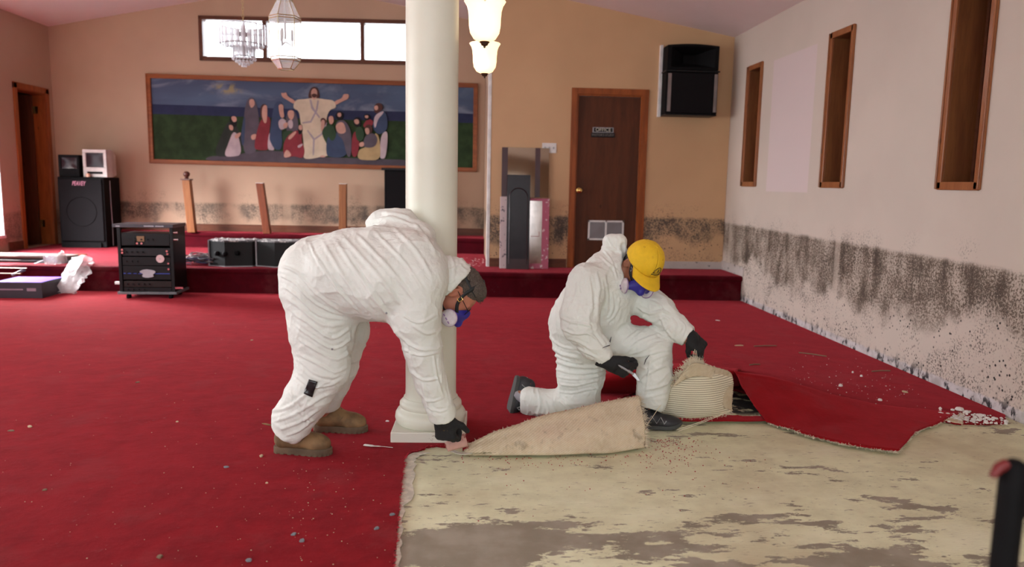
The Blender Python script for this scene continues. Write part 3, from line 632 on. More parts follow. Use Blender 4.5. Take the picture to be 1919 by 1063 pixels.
tag(o, 'tiny peach-coloured cup in front of the off-white television', 'cup')
# ------------------------------------------------------------------ broken rail posts
def post(base, top, wd, mat, label, ball=False):
    b = Vector(base); tp = Vector(top); r = thing('rail_post', label, 'post', base, 0)
    mb = MB(); h = wd/2
    mb.add([(-h, -h, 0), (h, -h, 0), (h, h, 0), (-h, h, 0)]+[(tp.x+x, tp.y+y, tp.z) for x, y in ((-h, -h), (h, -h), (h, h), (-h, h))],
           [(3, 2, 1, 0), (4, 5, 6, 7), (0, 1, 5, 4), (1, 2, 6, 5), (2, 3, 7, 6), (3, 0, 4, 7)])
    obj('shaft', mb, mat, r, bevel=.004)
    if ball:
        mb = MB(); c = (tp.x, tp.y, tp.z); mb.box((c[0]-h-.012, c[1]-h-.012, c[2]), (c[0]+h+.012, c[1]+h+.012, c[2]+.018))
        mb.lathe([(.02, .018), (.032, .026), (.018, .04), (.035, .055), (.046, .078), (.043, .10), (.025, .12), (.001, .125)], c, 20); obj('ball_finial', mb, plain('dark_finial', (.10, .028, .018), .3), r, smooth=True)
    else:
        mb = MB(); mb.add([(tp.x+x, tp.y+y, tp.z+z) for z in (.0, .006) for x, y in ((-h, -h), (h, -h), (h, h), (-h, h))], [(3, 2, 1, 0), (4, 5, 6, 7), (0, 1, 5, 4), (1, 2, 6, 5), (2, 3, 7, 6), (3, 0, 4, 7)])
        obj('sawn_top', mb, M_white, r)
post((-3.90, 10.98, .512), (-.05, 0, .74), .105, M_post, 'wooden newel post with a ball on top, leftmost on the upper stage', True)
post((-2.83, 10.93, .512), (-.085, 0, .715), .10, M_postr, 'reddish wooden post leaning left, middle one on the upper stage')
post((-1.76, 10.95, .512), (.01, 0, .725), .105, M_post, 'upright plain wooden post nearest the round column')
# black cabinet behind the column
s_ = thing('loudspeaker', 'tall black cabinet half hidden behind the round column', 'loudspeaker', (-.86, 10.85, .512))
mb = MB(); mb.box((-.27, -.2, 0), (.27, .2, .93)); obj('cabinet', mb, M_black, s_, bevel=.01)
mb = MB(); mb.box((-.31, -.22, .93), (.31, .2, .962)); obj('top_lip', mb, M_blackm, s_, bevel=.006)
mb = MB(); mb.box((-.24, -.215, .05), (.24, -.2, .9)); obj('grille', mb, M_grill, s_)
# ------------------------------------------------------------------ stage monitors
M_dust = None
t = NT('dusty_grey_top'); v = t.co(); M_dust = t.fin(t.mix(t.ramp(t.noise(v, 22, 5, .7), .45, .6), (.10, .10, .11), (.55, .54, .52)), .9)
t = NT('black_speaker_cloth'); v = t.co(); M_cloth = t.fin(t.mix(t.noise(v, 90), (.006, .007, .007), (.014, .016, .016)), .9, t.bump(t.noise(v, 300, 2), .4, .003))
def monitor(cx, y, w, label, knobs):
    r = thing('stage_monitor', label, 'loudspeaker', (cx, y, .294), -.02)
    poly = [(-w/2, .0), (-w*.08, -.10), (w/2, -.04), (w/2, .26), (-w/2, .26)]
    mb = MB(); mb.prism(poly, 0, .285); obj('cabinet', mb, M_cloth, r, bevel=.006)
    mb = MB(); mb.prism([(x*1.01, yy*1.02-.002) for x, yy in poly], .285, .300); obj('dusty_top', mb, M_dust, r, bevel=.003)
    mb = MB(); mb.box((-w/2-.006, -.012, .0), (-w/2+.008, .002, .295)); mb.box((-w/2, .25, 0), (-w/2+.01, .262, .29)); mb.prism([(x*1.01, yy*1.02-.002) for x, yy in poly], .0, .012); obj('edge_trim', mb, M_grey, r)
    for kx, kz in knobs:
        yy = -.10*(kx+w/2)/(w*.42) if kx < -w*.08 else -.10+.06*(kx+w*.08)/(w*.58)
        mb = MB(); mb.tube([(kx, yy, kz), (kx-.01, yy-.03, kz), (kx-.012, yy-.038, kz)], [.028, .026, .014], 14); obj('knob', mb, M_black, r, smooth=True)
    return r
monitor(-2.66, 8.68, .50, 'angled black stage monitor with dusty top and knobs, beside the cable heap', [(-.13, .15), (-.03, .15), (.10, .16)])
monitor(-2.10, 8.68, .56, 'black stage monitor with dusty top, partly behind the bending man', [])
mb = MB()
for k in range(26):
    x = -2.88+random.random()*.9; y = 8.66+random.random()*.2; r0 = .006+random.random()*.012; mb.lathe([(.001, 0), (r0, .002), (r0*.8, r0*.8), (.001, r0)], (x, y, .595), 6)
tag(obj('plaster_crumbs', mb, M_white), 'white plaster crumbs scattered on top of the black stage monitors', 'plaster crumbs', kind='stuff')
# ------------------------------------------------------------------ rack of audio gear
r = thing('audio_rack', 'black wheeled equipment rack full of audio gear, at the foot of the stage', 'equipment rack', (-3.335, 8.02, 0), .03)
w, h, d = .585, .80, .38
mb = MB()
for x in (-w/2+.012, w/2-.045): mb.box((x, 0, .08), (x+.033, .03, h-.03))
mb.box((-w/2+.012, .03, .08), (-w/2+.03, d, .70)); mb.box((w/2-.03, .03, .08), (w/2-.012, d, h-.03)); mb.box((-w/2+.03, d-.02, .08), (w/2-.03, d, .66)); obj('frame', mb, M_blackm, r, bevel=.003)
mb = MB(); mb.box((-w/2-.025, -.02, h-.035), (w/2+.0, d, h)); tp = obj('top_panel', mb, plain('worn_black_laminate', (.045, .045, .055), .3), r, bevel=.004)
mb = MB(); mb.box((-w/2-.005, -.02, .062), (w/2+.01, d, .088)); obj('base_shelf', mb, plain('grey_shelf', (.12, .13, .14), .35), r, bevel=.003)
M_dev = [plain('gear_front_dark', (.005, .005, .006), .4, spec=.25), plain('gear_front_brown', (.016, .009, .008), .45, spec=.25), plain('gear_front_grey', (.012, .012, .014), .4, spec=.25)]
dev = [(.09, .13, 0), (.135, .20, 1), (.215, .36, 0), (.365, .455, 0), (.465, .55, 2), (.575, .705, 0)]
M_led = emis('small_blue_light', (.1, .2, .9), .6); M_lab = plain('gear_label', (.35, .33, .36), .5); M_or = plain('amber_display', (.20, .10, .04), .4)
for z0, z1, mi in dev:
    mb = MB(); mb.box((-w/2+.05, .008+.004*mi, z0), (w/2-.05, d-.03, z1)); u = obj('audio_unit', mb, M_dev[mi], r, bevel=.003)
    mb = MB()
    for k in range(3+int(z1*10) % 4):
        x = -w/2+.09+k*.055; mb.tube([(x, .008, (z0+z1)/2), (x, -.006, (z0+z1)/2)], .009, 12)
    objs('unit_knob', mb, M_blackm, u, smooth=True)
mb = MB(); mb.box((-.20, -.006, .585), (-.10, .0075, .655)); obj('cassette_bay', mb, M_blackm, r)
mb = MB(); mb.box((-.085, -.0, .62), (-.01, .0078, .675)); obj('display', mb, M_or, r)
mb = MB()
for x, z in ((-.08, .60), (-.035, .60), (-.235, .50), (-.235, .53), (.215, .52), (.22, .49), (.225, .39), (.225, .33)): mb.tube([(x, .012, z), (x, -.008, z)], .011, 12)
objs('silver_knob', mb, M_chrome, r, smooth=True)
mb = MB(); mb.box((-.235, -.001, .278), (.235, .0075, .284)); obj('blue_strip', mb, plain('blue_strip', (.03, .06, .35), .4), r)
mb = MB(); mb.prism([(x, z) for x, z in chaikin([(-.08, .30), (-.02, .33), (.07, .32), (.10, .30), (.06, .27), (.08, .25), (0, .235), (-.05, .25), (-.03, .28)], 1)], -.0078, -.0070, M=Matrix(((1, 0, 0, 0), (0, 0, 1, .0), (0, 1, 0, 0), (0, 0, 0, 1)))); obj('unit_emblem', mb, M_lab, r)
text('lettering', 'SOUND SYSTEM', .022, WM(r) @ Matrix.Translation((.03, -.021, h-.018)) @ FR, M_lab, tp) if False else None
mb = MB(); mb.box((.0, -.0212, h-.024), (.10, -.0195, h-.012)); mb.box((.115, -.0212, h-.024), (.20, -.0195, h-.012)); mb.box((-.28, -.0212, h-.026), (-.24, -.0195, h-.016)); objs('brand_mark', mb, M_lab, tp)
for x, y in ((-.21, .05), (.22, .05), (-.21, d-.06), (.22, d-.06)):
    mb = MB(); mb.tube([(x-.014, y, .031), (x+.014, y, .031)], .031, 18); mb.box((x-.018, y-.012, .035), (x+.018, y+.012, .063)); obj('caster', mb, M_black, r, smooth=True)
mb = MB()
for z in (.715, .64): mb.tube([(w/2-.02, .02, z), (w/2+.03, .02, z)], .011, 10)
mb.box((w/2-.01, .0, .12), (w/2+.07, .02, .14)); objs('side_latch', mb, M_chrome, r, smooth=True)
mb = MB(); mb.tube([(.145, -.001, .44), (.145, -.006, .44)], .042, 32); mb.tube([(.145, -.005, .44), (.145, -.0075, .44)], .008, 16, 1)
o = obj('compact_disc', mb, [plain('pinkish_disc', (.60, .42, .42), .25), M_grey], smooth=True); o.location = (-3.335, 8.02, 0); o.rotation_euler = (0, 0, .03); tag(o, 'silvery pink disc stuck on the front of the black equipment rack', 'disc')
mb = MB(); mb.box((-.03, -.02, -.012), (.03, .02, .012)); o = obj('wall_plug', mb, M_white, bevel=.005); o.location = (-3.70, 8.18, .16); o.parent = None
mb2 = MB(); mb2.tube([(-3.70, 8.18, .16), (-3.66, 8.22, .17), (-3.60, 8.3, .25), (-3.66, 8.52, .38), (-3.5, 8.66, .30)], .005, 6)
bpy.data.objects.remove(o); mb2.box((-3.73, 8.16, .145), (-3.68, 8.195, .172)); tag(obj('power_plug', mb2, M_white), 'white plug hanging by its cord at the left side of the equipment rack', 'plug')
# cable heap
cols = [(.012, .012, .014), (.30, .28, .27), (.05, .06, .16), (.16, .03, .03), (.10, .10, .11)]
mb = MB()
for k in range(46):
    cx, cy = -3.02+random.gauss(0, .11), 8.80+random.gauss(0, .07); n = 9; a0 = random.random()*6; rr = .04+random.random()*.10; zt = .31+random.random()*.10*max(0, 1-abs(cx+3.05)/.3)
    pts = [(cx+rr*1.7*math.cos(a0+i*.75), cy+rr*.8*math.sin(a0+i*.75), zt-.004+.035*random.random()) for i in range(n)]
    mb.tube(spline(pts, 26), .0038+.003*random.random(), 6, k % 5)
tag(obj('cable_heap', mb, [plain('cable_%s' % n_, c) for n_, c in zip(('black', 'pale', 'blue', 'red', 'grey'), cols)], smooth=True), 'tangled heap of thin cables on the stage between rack and monitor', 'cables', kind='stuff')
# ------------------------------------------------------------------ mirrors leaning on the office wall
t = NT('tinted_mirror'); M_mir = t.fin((.26, .20, .15), .06, metal=1.)
t = NT('pink_peeled_border'); v = t.co(); M_pinkb = t.fin(t.mix(t.ramp(t.noise(v, 16, 5, .7), .58, .62), (.42, .10, .16), (.70, .60, .60)), .6)
t = NT('white_peeled_border'); v = t.co(); M_whiteb = t.fin(t.mix(t.ramp(t.noise(v, 15, 5, .7), .60, .63), (.62, .50, .50), (.10, .08, .10)), .6)
M_dkglass = plain('smoky_panel', (.020, .016, .020), .3, spec=.25)
r = thing('mirror', 'tall tinted wall mirror leaning by the office door, largest of the leaning panels', 'mirror', (.715, YO-.10, .294), 0)
r.rotation_euler = (-.055, 0, 0)
mb = MB(); mb.box((-.285, -.006, .84), (.275, .006, 1.42)); obj('mirror_plate', mb, M_mir, r)
mb = MB(); mb.box((-.285, -.008, .84), (-.215, -.0062, 1.42)); mb.box((.11, -.008, .84), (.17, -.0062, 1.42)); objs('dark_stripe', mb, plain('dark_red_strip', (.05, .012, .016), .4), r)
r2 = thing('framed_mirror', 'low mirror with peeling pink and white edges, leaning in front of the tall one', 'mirror', (.71, YO-.165, .294), 0); r2.rotation_euler = (-.045, 0, 0)
mb = MB(); mb.box((-.20, -.004, .06), (.20, .006, .80)); obj('mirror_plate', mb, plain('silvery_mirror', (.62, .56, .54), .12, 1.), r2)
mb = MB(); mb.box((-.295, -.012, 0), (-.20, .008, .845)); obj('white_border', mb, M_whiteb, r2, bevel=.003)
mb = MB(); mb.box((.20, -.012, 0), (.285, .008, .83)); mb.box((-.20, -.012, 0), (.20, .008, .06)); mb.box((-.20, -.012, .80), (.20, .008, .83)); obj('pink_border', mb, M_pinkb, r2, bevel=.003)
mb = MB(); mb.box((.07, -.0055, .38), (.17, -.004, .386)); mb.box((.165, -.0055, .38), (.171, -.004, .44)); obj('drawn_mark', mb, plain('red_mark', (.30, .05, .06), .5), r2)
r3 = thing('dark_panel', 'narrow dark smoky panel with an arch outline, foremost of the leaning panels', 'panel', (.625, YO-.225, .294), 0); r3.rotation_euler = (-.05, 0, 0)
mb = MB(); mb.box((-.135, -.008, 0), (.135, .008, 1.10)); obj('panel', mb, M_dkglass, r3, bevel=.002)
arc = [(-.105, .06)]+[(-.105*math.cos(a), .84+.105*math.sin(a)) for a in np.linspace(0, math.pi, 17)]+[(.105, .06)]
mb = MB(); mb.tube([(x, -.010, z) for x, z in arc], .011, 8, flat=.5); obj('arch_outline', mb, plain('maroon_outline', (.028, .006, .010), .35), r3, smooth=True)
mb = MB(); mb.box((-.13, -.009, .0), (.13, -.0075, .12)); obj('lower_band', mb, plain('maroon_band', (.03, .008, .010), .3), r3)
# light switches
r = thing('light_switch', 'off-white triple light switch plate beside the office door', 'light switch', (.99, YO-.004, 1.716))
mb = MB(); mb.box((-.085, -.006, -.058), (.085, .004, .058)); obj('plate', mb, M_white, r, bevel=.003)
for x in (-.05, 0, .05):
    mb = MB(); mb.box((x-.006, -.014, -.01), (x+.006, -.006, .012)); obj('toggle', mb, M_grey, r)
# wall loudspeakers
r = thing('wall_loudspeaker', 'black horn loudspeaker on top of its bass cabinet, high beside the office door', 'loudspeaker', (2.60, YO-.25, 2.125), 0.0)
mb = MB(); mb.box((-.305, 0, 0), (.305, .23, .475)); obj('cabinet', mb, M_black, r, bevel=.01)
mb = MB(); mb.box((-.245, -.016, .01), (.245, 0, .46)); obj('grille', mb, M_grill, r, bevel=.004)
for x in (-.285, .255):
    mb = MB(); mb.box((x, -.018, .025), (x+.038, 0, .455)); obj('silver_strip', mb, plain('dull_aluminium', (.22, .18, .17), .5, .4), r, bevel=.002)
mb = MB(); mb.box((-.315, -.02, .475), (.315, .23, .492)); mb.box((-.30, -.01, -.015), (.30, .23, .0)); objs('edge_bar', mb, M_blackm, r, bevel=.003)
mb = MB()      # horn
x0, x1, z0, z1 = -.30, .30, .50, .77
out = [(x0, 0, z0), (x1, 0, z0), (x1, 0, z1)]+[(x1+(x0-x1)*k/8, 0, z1+.018*math.sin(math.pi*k/8)) for k in range(1, 8)]+[(x0, 0, z1)]
fr = [(x, 0, z) for x, y, z in out]; mid = [(x*.86, .0, .645+(z-.645)*.82) for x, y, z in out]; thr = [(x*.22, .2, .645+(z-.645)*.35) for x, y, z in out]; bk = [(x, .22, z) for x, y, z in out]
n = len(out); mb.add(fr+mid+thr+bk, [(i, (i+1) % n, n+(i+1) % n, n+i) for i in range(n)]+[(n+i, n+(i+1) % n, 2*n+(i+1) % n, 2*n+i) for i in range(n)]+[(i, (i+1) % n, 3*n+(i+1) % n, 3*n+i) for i in range(n)]+[tuple(2*n+i for i in range(n)), tuple(3*n+i for i in range(n))])
obj('horn', mb, M_black, r)
mb = MB(); mb.box((-.335, .19, -.02), (-.306, .25, .80)); mb.box((.306, .19, .1), (.325, .25, .5)); objs('bracket', mb, M_white, r)
# ------------------------------------------------------------------ ceiling vent and flush fixture
def on_ceiling(x, y): return Vector((x, y, zr(x)))
vx, vy = 1.72, 7.02
r = thing('ceiling_vent', 'small square air vent in the sloping ceiling above the office door', 'vent', (vx, vy, zr(vx)-.002)); r.rotation_euler = (0, math.atan(.179), 0)
mb = MB()
for q0, q1 in (((-.15, -.11, -.012), (.15, -.07, 0)), ((-.15, .07, -.012), (.15, .11, 0)), ((-.15, -.07, -.012), (-.10, .07, 0)), ((.10, -.07, -.012), (.15, .07, 0))): mb.box(q0, q1)
obj('vent_frame', mb, plain('vent_beige', (.40, .34, .32), .5), r, bevel=.002)
mb = MB(); mb.box((-.10, -.07, -.003), (.10, .07, .0)); obj('vent_core', mb, plain('vent_dark', (.06, .045, .04), .7), r)
mb = MB()
for k in range(6): mb.box((-.09+.034*k, -.07, -.012), (-.078+.034*k, .07, -.002))
obj('vent_blades', mb, plain('vent_grey', (.2, .17, .16), .6), r)
cx, cy = -3.54, 9.0
r = thing('ceiling_fixture', 'small brass ceiling lamp holder with a white bulb, top left', 'lamp', (cx, cy, zr(cx)))
mb = MB(); mb.lathe([(.085, 0.02), (.085, -.02), (.07, -.05), (.05, -.07), (.04, -.072)], n=24); obj('canopy', mb, plain('aged_brass', (.30, .22, .08), .35, .8), r, smooth=True)
mb = MB(); mb.lathe([(.001, -.155), (.03, -.15), (.048, -.12), (.05, -.095), (.042, -.07)], n=20); obj('bulb', mb, plain('unlit_bulb', (.75, .68, .68), .25), r, smooth=True)
# ------------------------------------------------------------------ pendants and chandeliers
M_bell = emis('lit_alabaster_glass', (1., .80, .52), 1.0)
t = NT('lit_frosted_glass'); X = t.xyz(t.co()); 
M_bell = t.fin((.9, .82, .68), .35, **{'Emission Color': (1., .74, .42, 1), 'Emission Strength': 1.1, 'Transmission Weight': .25})
def pendant(x, y, z, label):
    r = thing('pendant_lamp', label, 'pendant lamp', (x, y, z), group='lit bell-shaped pendants')
    prof = [(.012, .018), (.03, .02), (.055, .032), (.073, .06), (.079, .095), (.080, .13), (.083, .165), (.090, .19), (.101, .207), (.104, .212), (.101, .215), (.086, .192), (.079, .165), (.076, .13), (.075, .095), (.069, .062), (.05, .035), (.03, .025), (.012, .023)]
    mb = MB(); mb.lathe(prof, n=40); obj('glass_shade', mb, M_bell, r, smooth='all')
    mb = MB(); mb.lathe([(.001, -.012), (.006, -.008), (.006, -.002), (.016, .002), (.020, .012), (.026, .016), (.024, .022), (.008, .024)], n=24); mb.tube([(0, 0, .02), (0, 0, .25)], .004, 8)
    obj('finial', mb, plain('pendant_bronze', (.10, .06, .04), .3, .7), r, smooth=True)
    zc = zr(x)-z
    mb = MB(); mb.tube([(0, 0, .24), (0, 0, zc-.02)], .005, 8)
    for k in range(3):
        a = k*2.094+.5; mb.tube([(.0, 0, .30), (.05*math.cos(a), .05*math.sin(a), .27), (.088*math.cos(a), .088*math.sin(a), .205)], .0028, 6); mb.tube([(.088*math.cos(a), .088*math.sin(a), .205), (.099*math.cos(a), .099*math.sin(a), .195)], .005, 6)
    obj('stem', mb, M_white, r, smooth=True)
    mb = MB(); mb.lathe([(.06, .01), (.058, -.02), (.02, -.03)], (0, 0, zc), 24); obj('ceiling_cup', mb, M_white, r, smooth=True)
    mb = MB(); mb.lathe([(.001, .045), (.018, .05), (.029, .075), (.026, .105), (.014, .125), (.012, .14)], n=20); b = obj('bulb', mb, emis('hot_bulb', (1., .83, .58), 30), r, smooth='all')
    return r
q = PY(908, 88, 3.86); pendant(q[0], 3.86, q[2]+.006, 'larger, nearer lit bell-shaped glass pendant right of the column')
q = PY(908, 145, 5.15); pendant(q[0], 5.15, q[2]+.006, 'smaller, lower-looking lit glass pendant, directly below the big one in view')
t = NT('crystal'); t.m.node_tree; M_cry = t.fin((.92, .95, 1), .08, spec=1., **{'Alpha': .62})
t = NT('frosted_crystal'); M_cry2 = t.fin((.86, .88, .93), .15, spec=1., **{'Alpha': .68, 'Transmission Weight': .3})
M_gold = plain('pale_gold', (.55, .42, .22), .3, .9)
q = PY(458, 126, 7.5); cz = q[2]; r = thing('chandelier', 'tiered crystal chandelier hanging on a chain in front of the high window', 'chandelier', (q[0], 7.5, cz))
def prisms(parent, name, R, z0, z1, n, wd, mat, taper=0.):
    mb = MB()
    for k in range(n):
        a = 2*math.pi*k/n; M = Matrix.Rotation(a, 4, 'Z') @ Matrix.Translation((R, 0, 0))
        h = wd/2; vs = [(0, -h, z0+.01), (.007, 0, z0), (0, h, z0+.01), (-.007, 0, z0), (0, -h, z1), (.007, 0, z1), (0, h, z1), (-.007, 0, z1)]
        mb.add([tuple(M @ Vector(v)) for v in vs], [(3, 2, 1, 0), (4, 5, 6, 7), (0, 1, 5, 4), (1, 2, 6, 5), (2, 3, 7, 6), (3, 0, 4, 7)])
    return obj(name, mb, mat, parent)
prisms(r, 'outer_crystal_tier', .215, .20, .385, 24, .046, M_cry2)
prisms(r, 'middle_crystal_tier', .165, .165, .215, 26, .034, M_cry)
prisms(r, 'lower_crystal_tier', .098, .09, .19, 18, .03, M_cry2)
for i, (R, z) in enumerate(((.105, .075), (.075, .05), (.045, .028), (.02, .012))):
    mb = MB(); n = max(6, int(R*190))
    for k in range(n):
        a = 2*math.pi*k/n; mb.lathe([(.001, -.014), (.012, 0), (.001, .014)], (R*math.cos(a), R*math.sin(a), z), 6)
    obj('crystal_row', mb, M_cry, r)
mb = MB()
for R, z in ((.205, .385), (.205, .205), (.165, .215), (.098, .19), (.09, .095)):
    mb.tube([(R*math.cos(a), R*math.sin(a), z) for a in np.linspace(0, 2*math.pi, 33)], .004, 6, caps=False)
for k in range(4): a = k*math.pi/2; mb.tube([(0, 0, .30), (.205*math.cos(a), .205*math.sin(a), .30)], .004, 6)
mb.tube([(0, 0, .10), (0, 0, .42)], .012, 10); mb.lathe([(.012, .28), (.05, .29), (.06, .31), (.02, .33), (.025, .36), (.01, .40)], n=16); obj('frame', mb, plain('grey_frame', (.35, .33, .36), .3, .6), r, smooth=True)
mb = MB(); z = .42; top = zr(q[0])-cz; k = 0
while z < top-.02:
    mb.tube([(.009*math.cos(a)*(k % 2), .009*math.cos(a)*((k+1) % 2), z+.02+.02*math.sin(a)) for a in np.linspace(0, 2*math.pi, 11)], .0028, 5, caps=False); z += .032; k += 1
obj('chain', mb, M_gold, r)
mb = MB(); mb.lathe([(.05, .01), (.045, -.02), (.01, -.03)], (0, 0, top), 20); obj('ceiling_cup', mb, M_gold, r)
q = PY(536, 130, 5.3); cz = q[2]; r = thing('lantern_pendant', 'tall hexagonal clear glass lantern hanging beside the tiered chandelier', 'lantern', (q[0], 5.3, cz), .3)
mb = MB()
def hexring(R, z): return [(R*math.cos(a), R*math.sin(a), z) for a in np.arange(6)*math.pi/3]
lev = [(.052, 0), (.093, .055), (.100, .075), (.104, .34), (.050, .45), (.030, .50)]
vs = sum([hexring(R, z) for R, z in lev], [])
mb.add(vs, [(i*6+k, i*6+(k+1) % 6, i*6+6+(k+1) % 6, i*6+6+k) for i in range(len(lev)-1) for k in range(6)]+[tuple(range(6))]); obj('glass_body', mb, plain('thin_glass', (.88, .93, .99), .05, spec=1., **{'Alpha': .27}), r, solid=(.003, 0))
mb = MB()
for i, (R, z) in enumerate(lev):
    hr = hexring(R, z); hr.append(hr[0]); mb.tube(hr, .003, 5, caps=False)
for k in range(6): mb.tube([(R*math.cos(k*math.pi/3), R*math.sin(k*math.pi/3), z) for R, z in lev], .0025, 5)
hr = hexring(.104, .325); hr.append(hr[0]); mb.tube(hr, .003, 5, caps=False)
obj('edge_bars', mb, M_gold, r)
mb = MB(); mb.tube([(0, 0, .20), (0, 0, .50), (0, 0, .56)], .006, 8)
for k in range(3): a = k*2.094; mb.tube([(0, 0, .18), (.04*math.cos(a), .04*math.sin(a), .16), (.045*math.cos(a), .045*math.sin(a), .19)], .004, 6); mb.tube([(.045*math.cos(a), .045*math.sin(a), .19), (.045*math.cos(a), .045*math.sin(a), .26)], .008, 8)
mb.tube([(0, 0, .56), (0, 0, zr(q[0])-cz-.01)], .003, 6); obj('candle_cluster', mb, M_white, r, smooth=True)
# ------------------------------------------------------------------ clutter on the left edge of the stage
M_purple = plain('purple_box_top', (.15, .06, .50), .5, var=.3, scale=5, spec=.2); M_bxdk = plain('black_box_side', (.018, .012, .02), .5)
a_, b_, c_ = PZ(102, 562), PZ(20, 566), PZ(0, 552)
r = thing('cardboard_box', 'flat purple and black product box on the carpet below the stage, far left', 'box', (-4.63, 8.10, .014), .02)
mb = MB(); mb.box((-.24, -.12, 0), (.24, .34, .165)); bx = obj('carton', mb, [M_bxdk], r, bevel=.003)
mb = MB(); mb.box((-.24, -.12, .165), (.24, .34, .168)); obj('printed_lid', mb, M_purple, r)
mb = MB(); mb.box((-.243, -.12, .0), (-.24, .34, .165)); obj('white_side', mb, plain('glossy_white_print', (.72, .72, .85), .4), r)
M_print = plain('box_print', (.22, .14, .18), .5)
mb = MB(); mb.box((-.19, -.123, .085), (.05, -.12, .098)); mb.box((.09, -.123, .075), (.18, -.12, .105)); objs('printed_bar', mb, M_print, r)
r = thing('guitar_case', 'flat dark padded bag lying on the stage edge, far left', 'bag', (-5.02, 8.93, .294), -.06)
mb = MB(); pl = chaikin([(-.75, -.13), (.30, -.15), (.55, -.06), (.58, .05), (.45, .12), (-.2, .15), (-.75, .14)], 2); mb.prism([tuple(p) for p in pl], .0, .035); obj('lower_half', mb, plain('dark_felt', (.05, .045, .05), .9), r, bevel=.012)
mb = MB(); mb.prism([(p[0]*.97, p[1]*.94) for p in pl], .045, .085); obj('upper_half', mb, plain('brown_padding', (.10, .06, .05), .8), r, bevel=.015)
mb = MB(); p0, p1 = PY(22, 516, 8.50), PY(96, 484, 8.86); mb.tube([p0, p0*.4+p1*.6, p1], [.014, .022, .020], 12)
tag(obj('stand_leg', mb, plain('grey_tube', (.16, .16, .18), .35), smooth=True), 'grey tapered pole lying across the dark bag over the stage edge', 'pole')
for i, (xx, lab) in enumerate(((501, 'upper thin wooden strip sticking out at the left edge of the picture'), (511, 'lower thin wooden strip sticking out at the left edge of the picture'))):
    p0, p1 = PY(-60, xx, 8.52-.03*i), PY(50-10*i, xx+2, 8.55-.03*i); mb = MB(); mb.tube([p0, p1], .012, 4, flat=.5); tag(obj('wood_strip', mb, M_post), lab, 'wood strip')
# clear plastic sleeves
t = NT('clear_crinkled_plastic'); v = t.co(); M_plas = t.fin((.90, .88, .88), .18, t.bump(t.noise(v, 18, 4, .6), .9, .03), spec=.8, **{'Alpha': .50, 'Coat Weight': .6})
def crumple(name, label, pts, rad, seed, flat=.6):
    rr = random.Random(seed); mb = MB(); P = spline(pts, 14); n = 16; vs = []
    ax = Vector(P[-1])-Vector(P[0]); ax.normalize(); a = ax.cross(Vector((0, 1, 0))).normalized(); b = ax.cross(a)
    rows = []
    for i, p in enumerate(P):
        rows.append([tuple(Vector(p)+(a*math.cos(th)*1.0+b*math.sin(th)*flat)*rad[min(i*len(rad)//14, len(rad)-1)]*(1+rr.uniform(-.28, .28))) for th in [2*math.pi*k/n for k in range(n)]])
    for row in rows: row.append(row[0])
    mb.grid(rows); return tag(obj(name, mb, M_plas, smooth=True, angle=25), label, 'plastic bag')
crumple('plastic_bag', 'crumpled clear plastic bag hanging over the stage edge beside the purple box', [PY(156, 486, 8.75), PY(146, 505, 8.52), PY(133, 528, 8.36), PY(121, 552, 8.30)], [.11, .13, .12, .10, .08], 3)
crumple('plastic_bag', 'smaller wad of clear plastic lying on the stage behind the bag', [PZ(84, 488, .34), PZ(104, 488, .34), PZ(122, 482, .36)], [.06, .05, .07], 5)
mb = MB(); p = PZ(140, 477, .30); mb.box((p[0], p[1], p[2]-.004), (p[0]+.14, p[1]+.02, p[2]+.008)); tag(obj('stick', mb, M_basebd), 'small dark stick lying on the stage above the plastic bag', 'stick')
# ------------------------------------------------------------------ black post near the camera
q0 = PY(1888, 862, 1.0)
r = thing('tool_handle', 'out-of-focus black upright handle at the lower right corner, very near', 'tool handle', (q0[0]+.012, 1.0, 0))
z = q0[2]
mb = MB(); mb.tube([(0, 0, 0), (0, 0, z-.02), (0, 0, z-.006), (0, 0, z)], [.0185, .0185, .015, .008], 20); obj('pole', mb, M_black, r, smooth=True)
mb = MB(); mb.tube([(.008, .002, z-.01), (.015, .0, z-.03), (.018, 0, z-.07), (.012, 0, z-.09)], [.012, .017, .017, .008], 16); obj('grip', mb, plain('dull_black_grip', (.012, .010, .010), .8, spec=.15), r, smooth=True)
mb = MB(); mb.tube([(-.012, 0, z-.006), (-.024, 0, z-.012), (-.033, 0, z-.026)], [.008, .008, .005], 12); obj('red_lever', mb, plain('red_plastic', (.14, .006, .006), .5), r, smooth=True)
mb = MB(); mb.lathe([(.06, 0), (.06, .006), (.02, .02), (.018, .03)], n=24); obj('foot', mb, M_black, r, smooth=True)
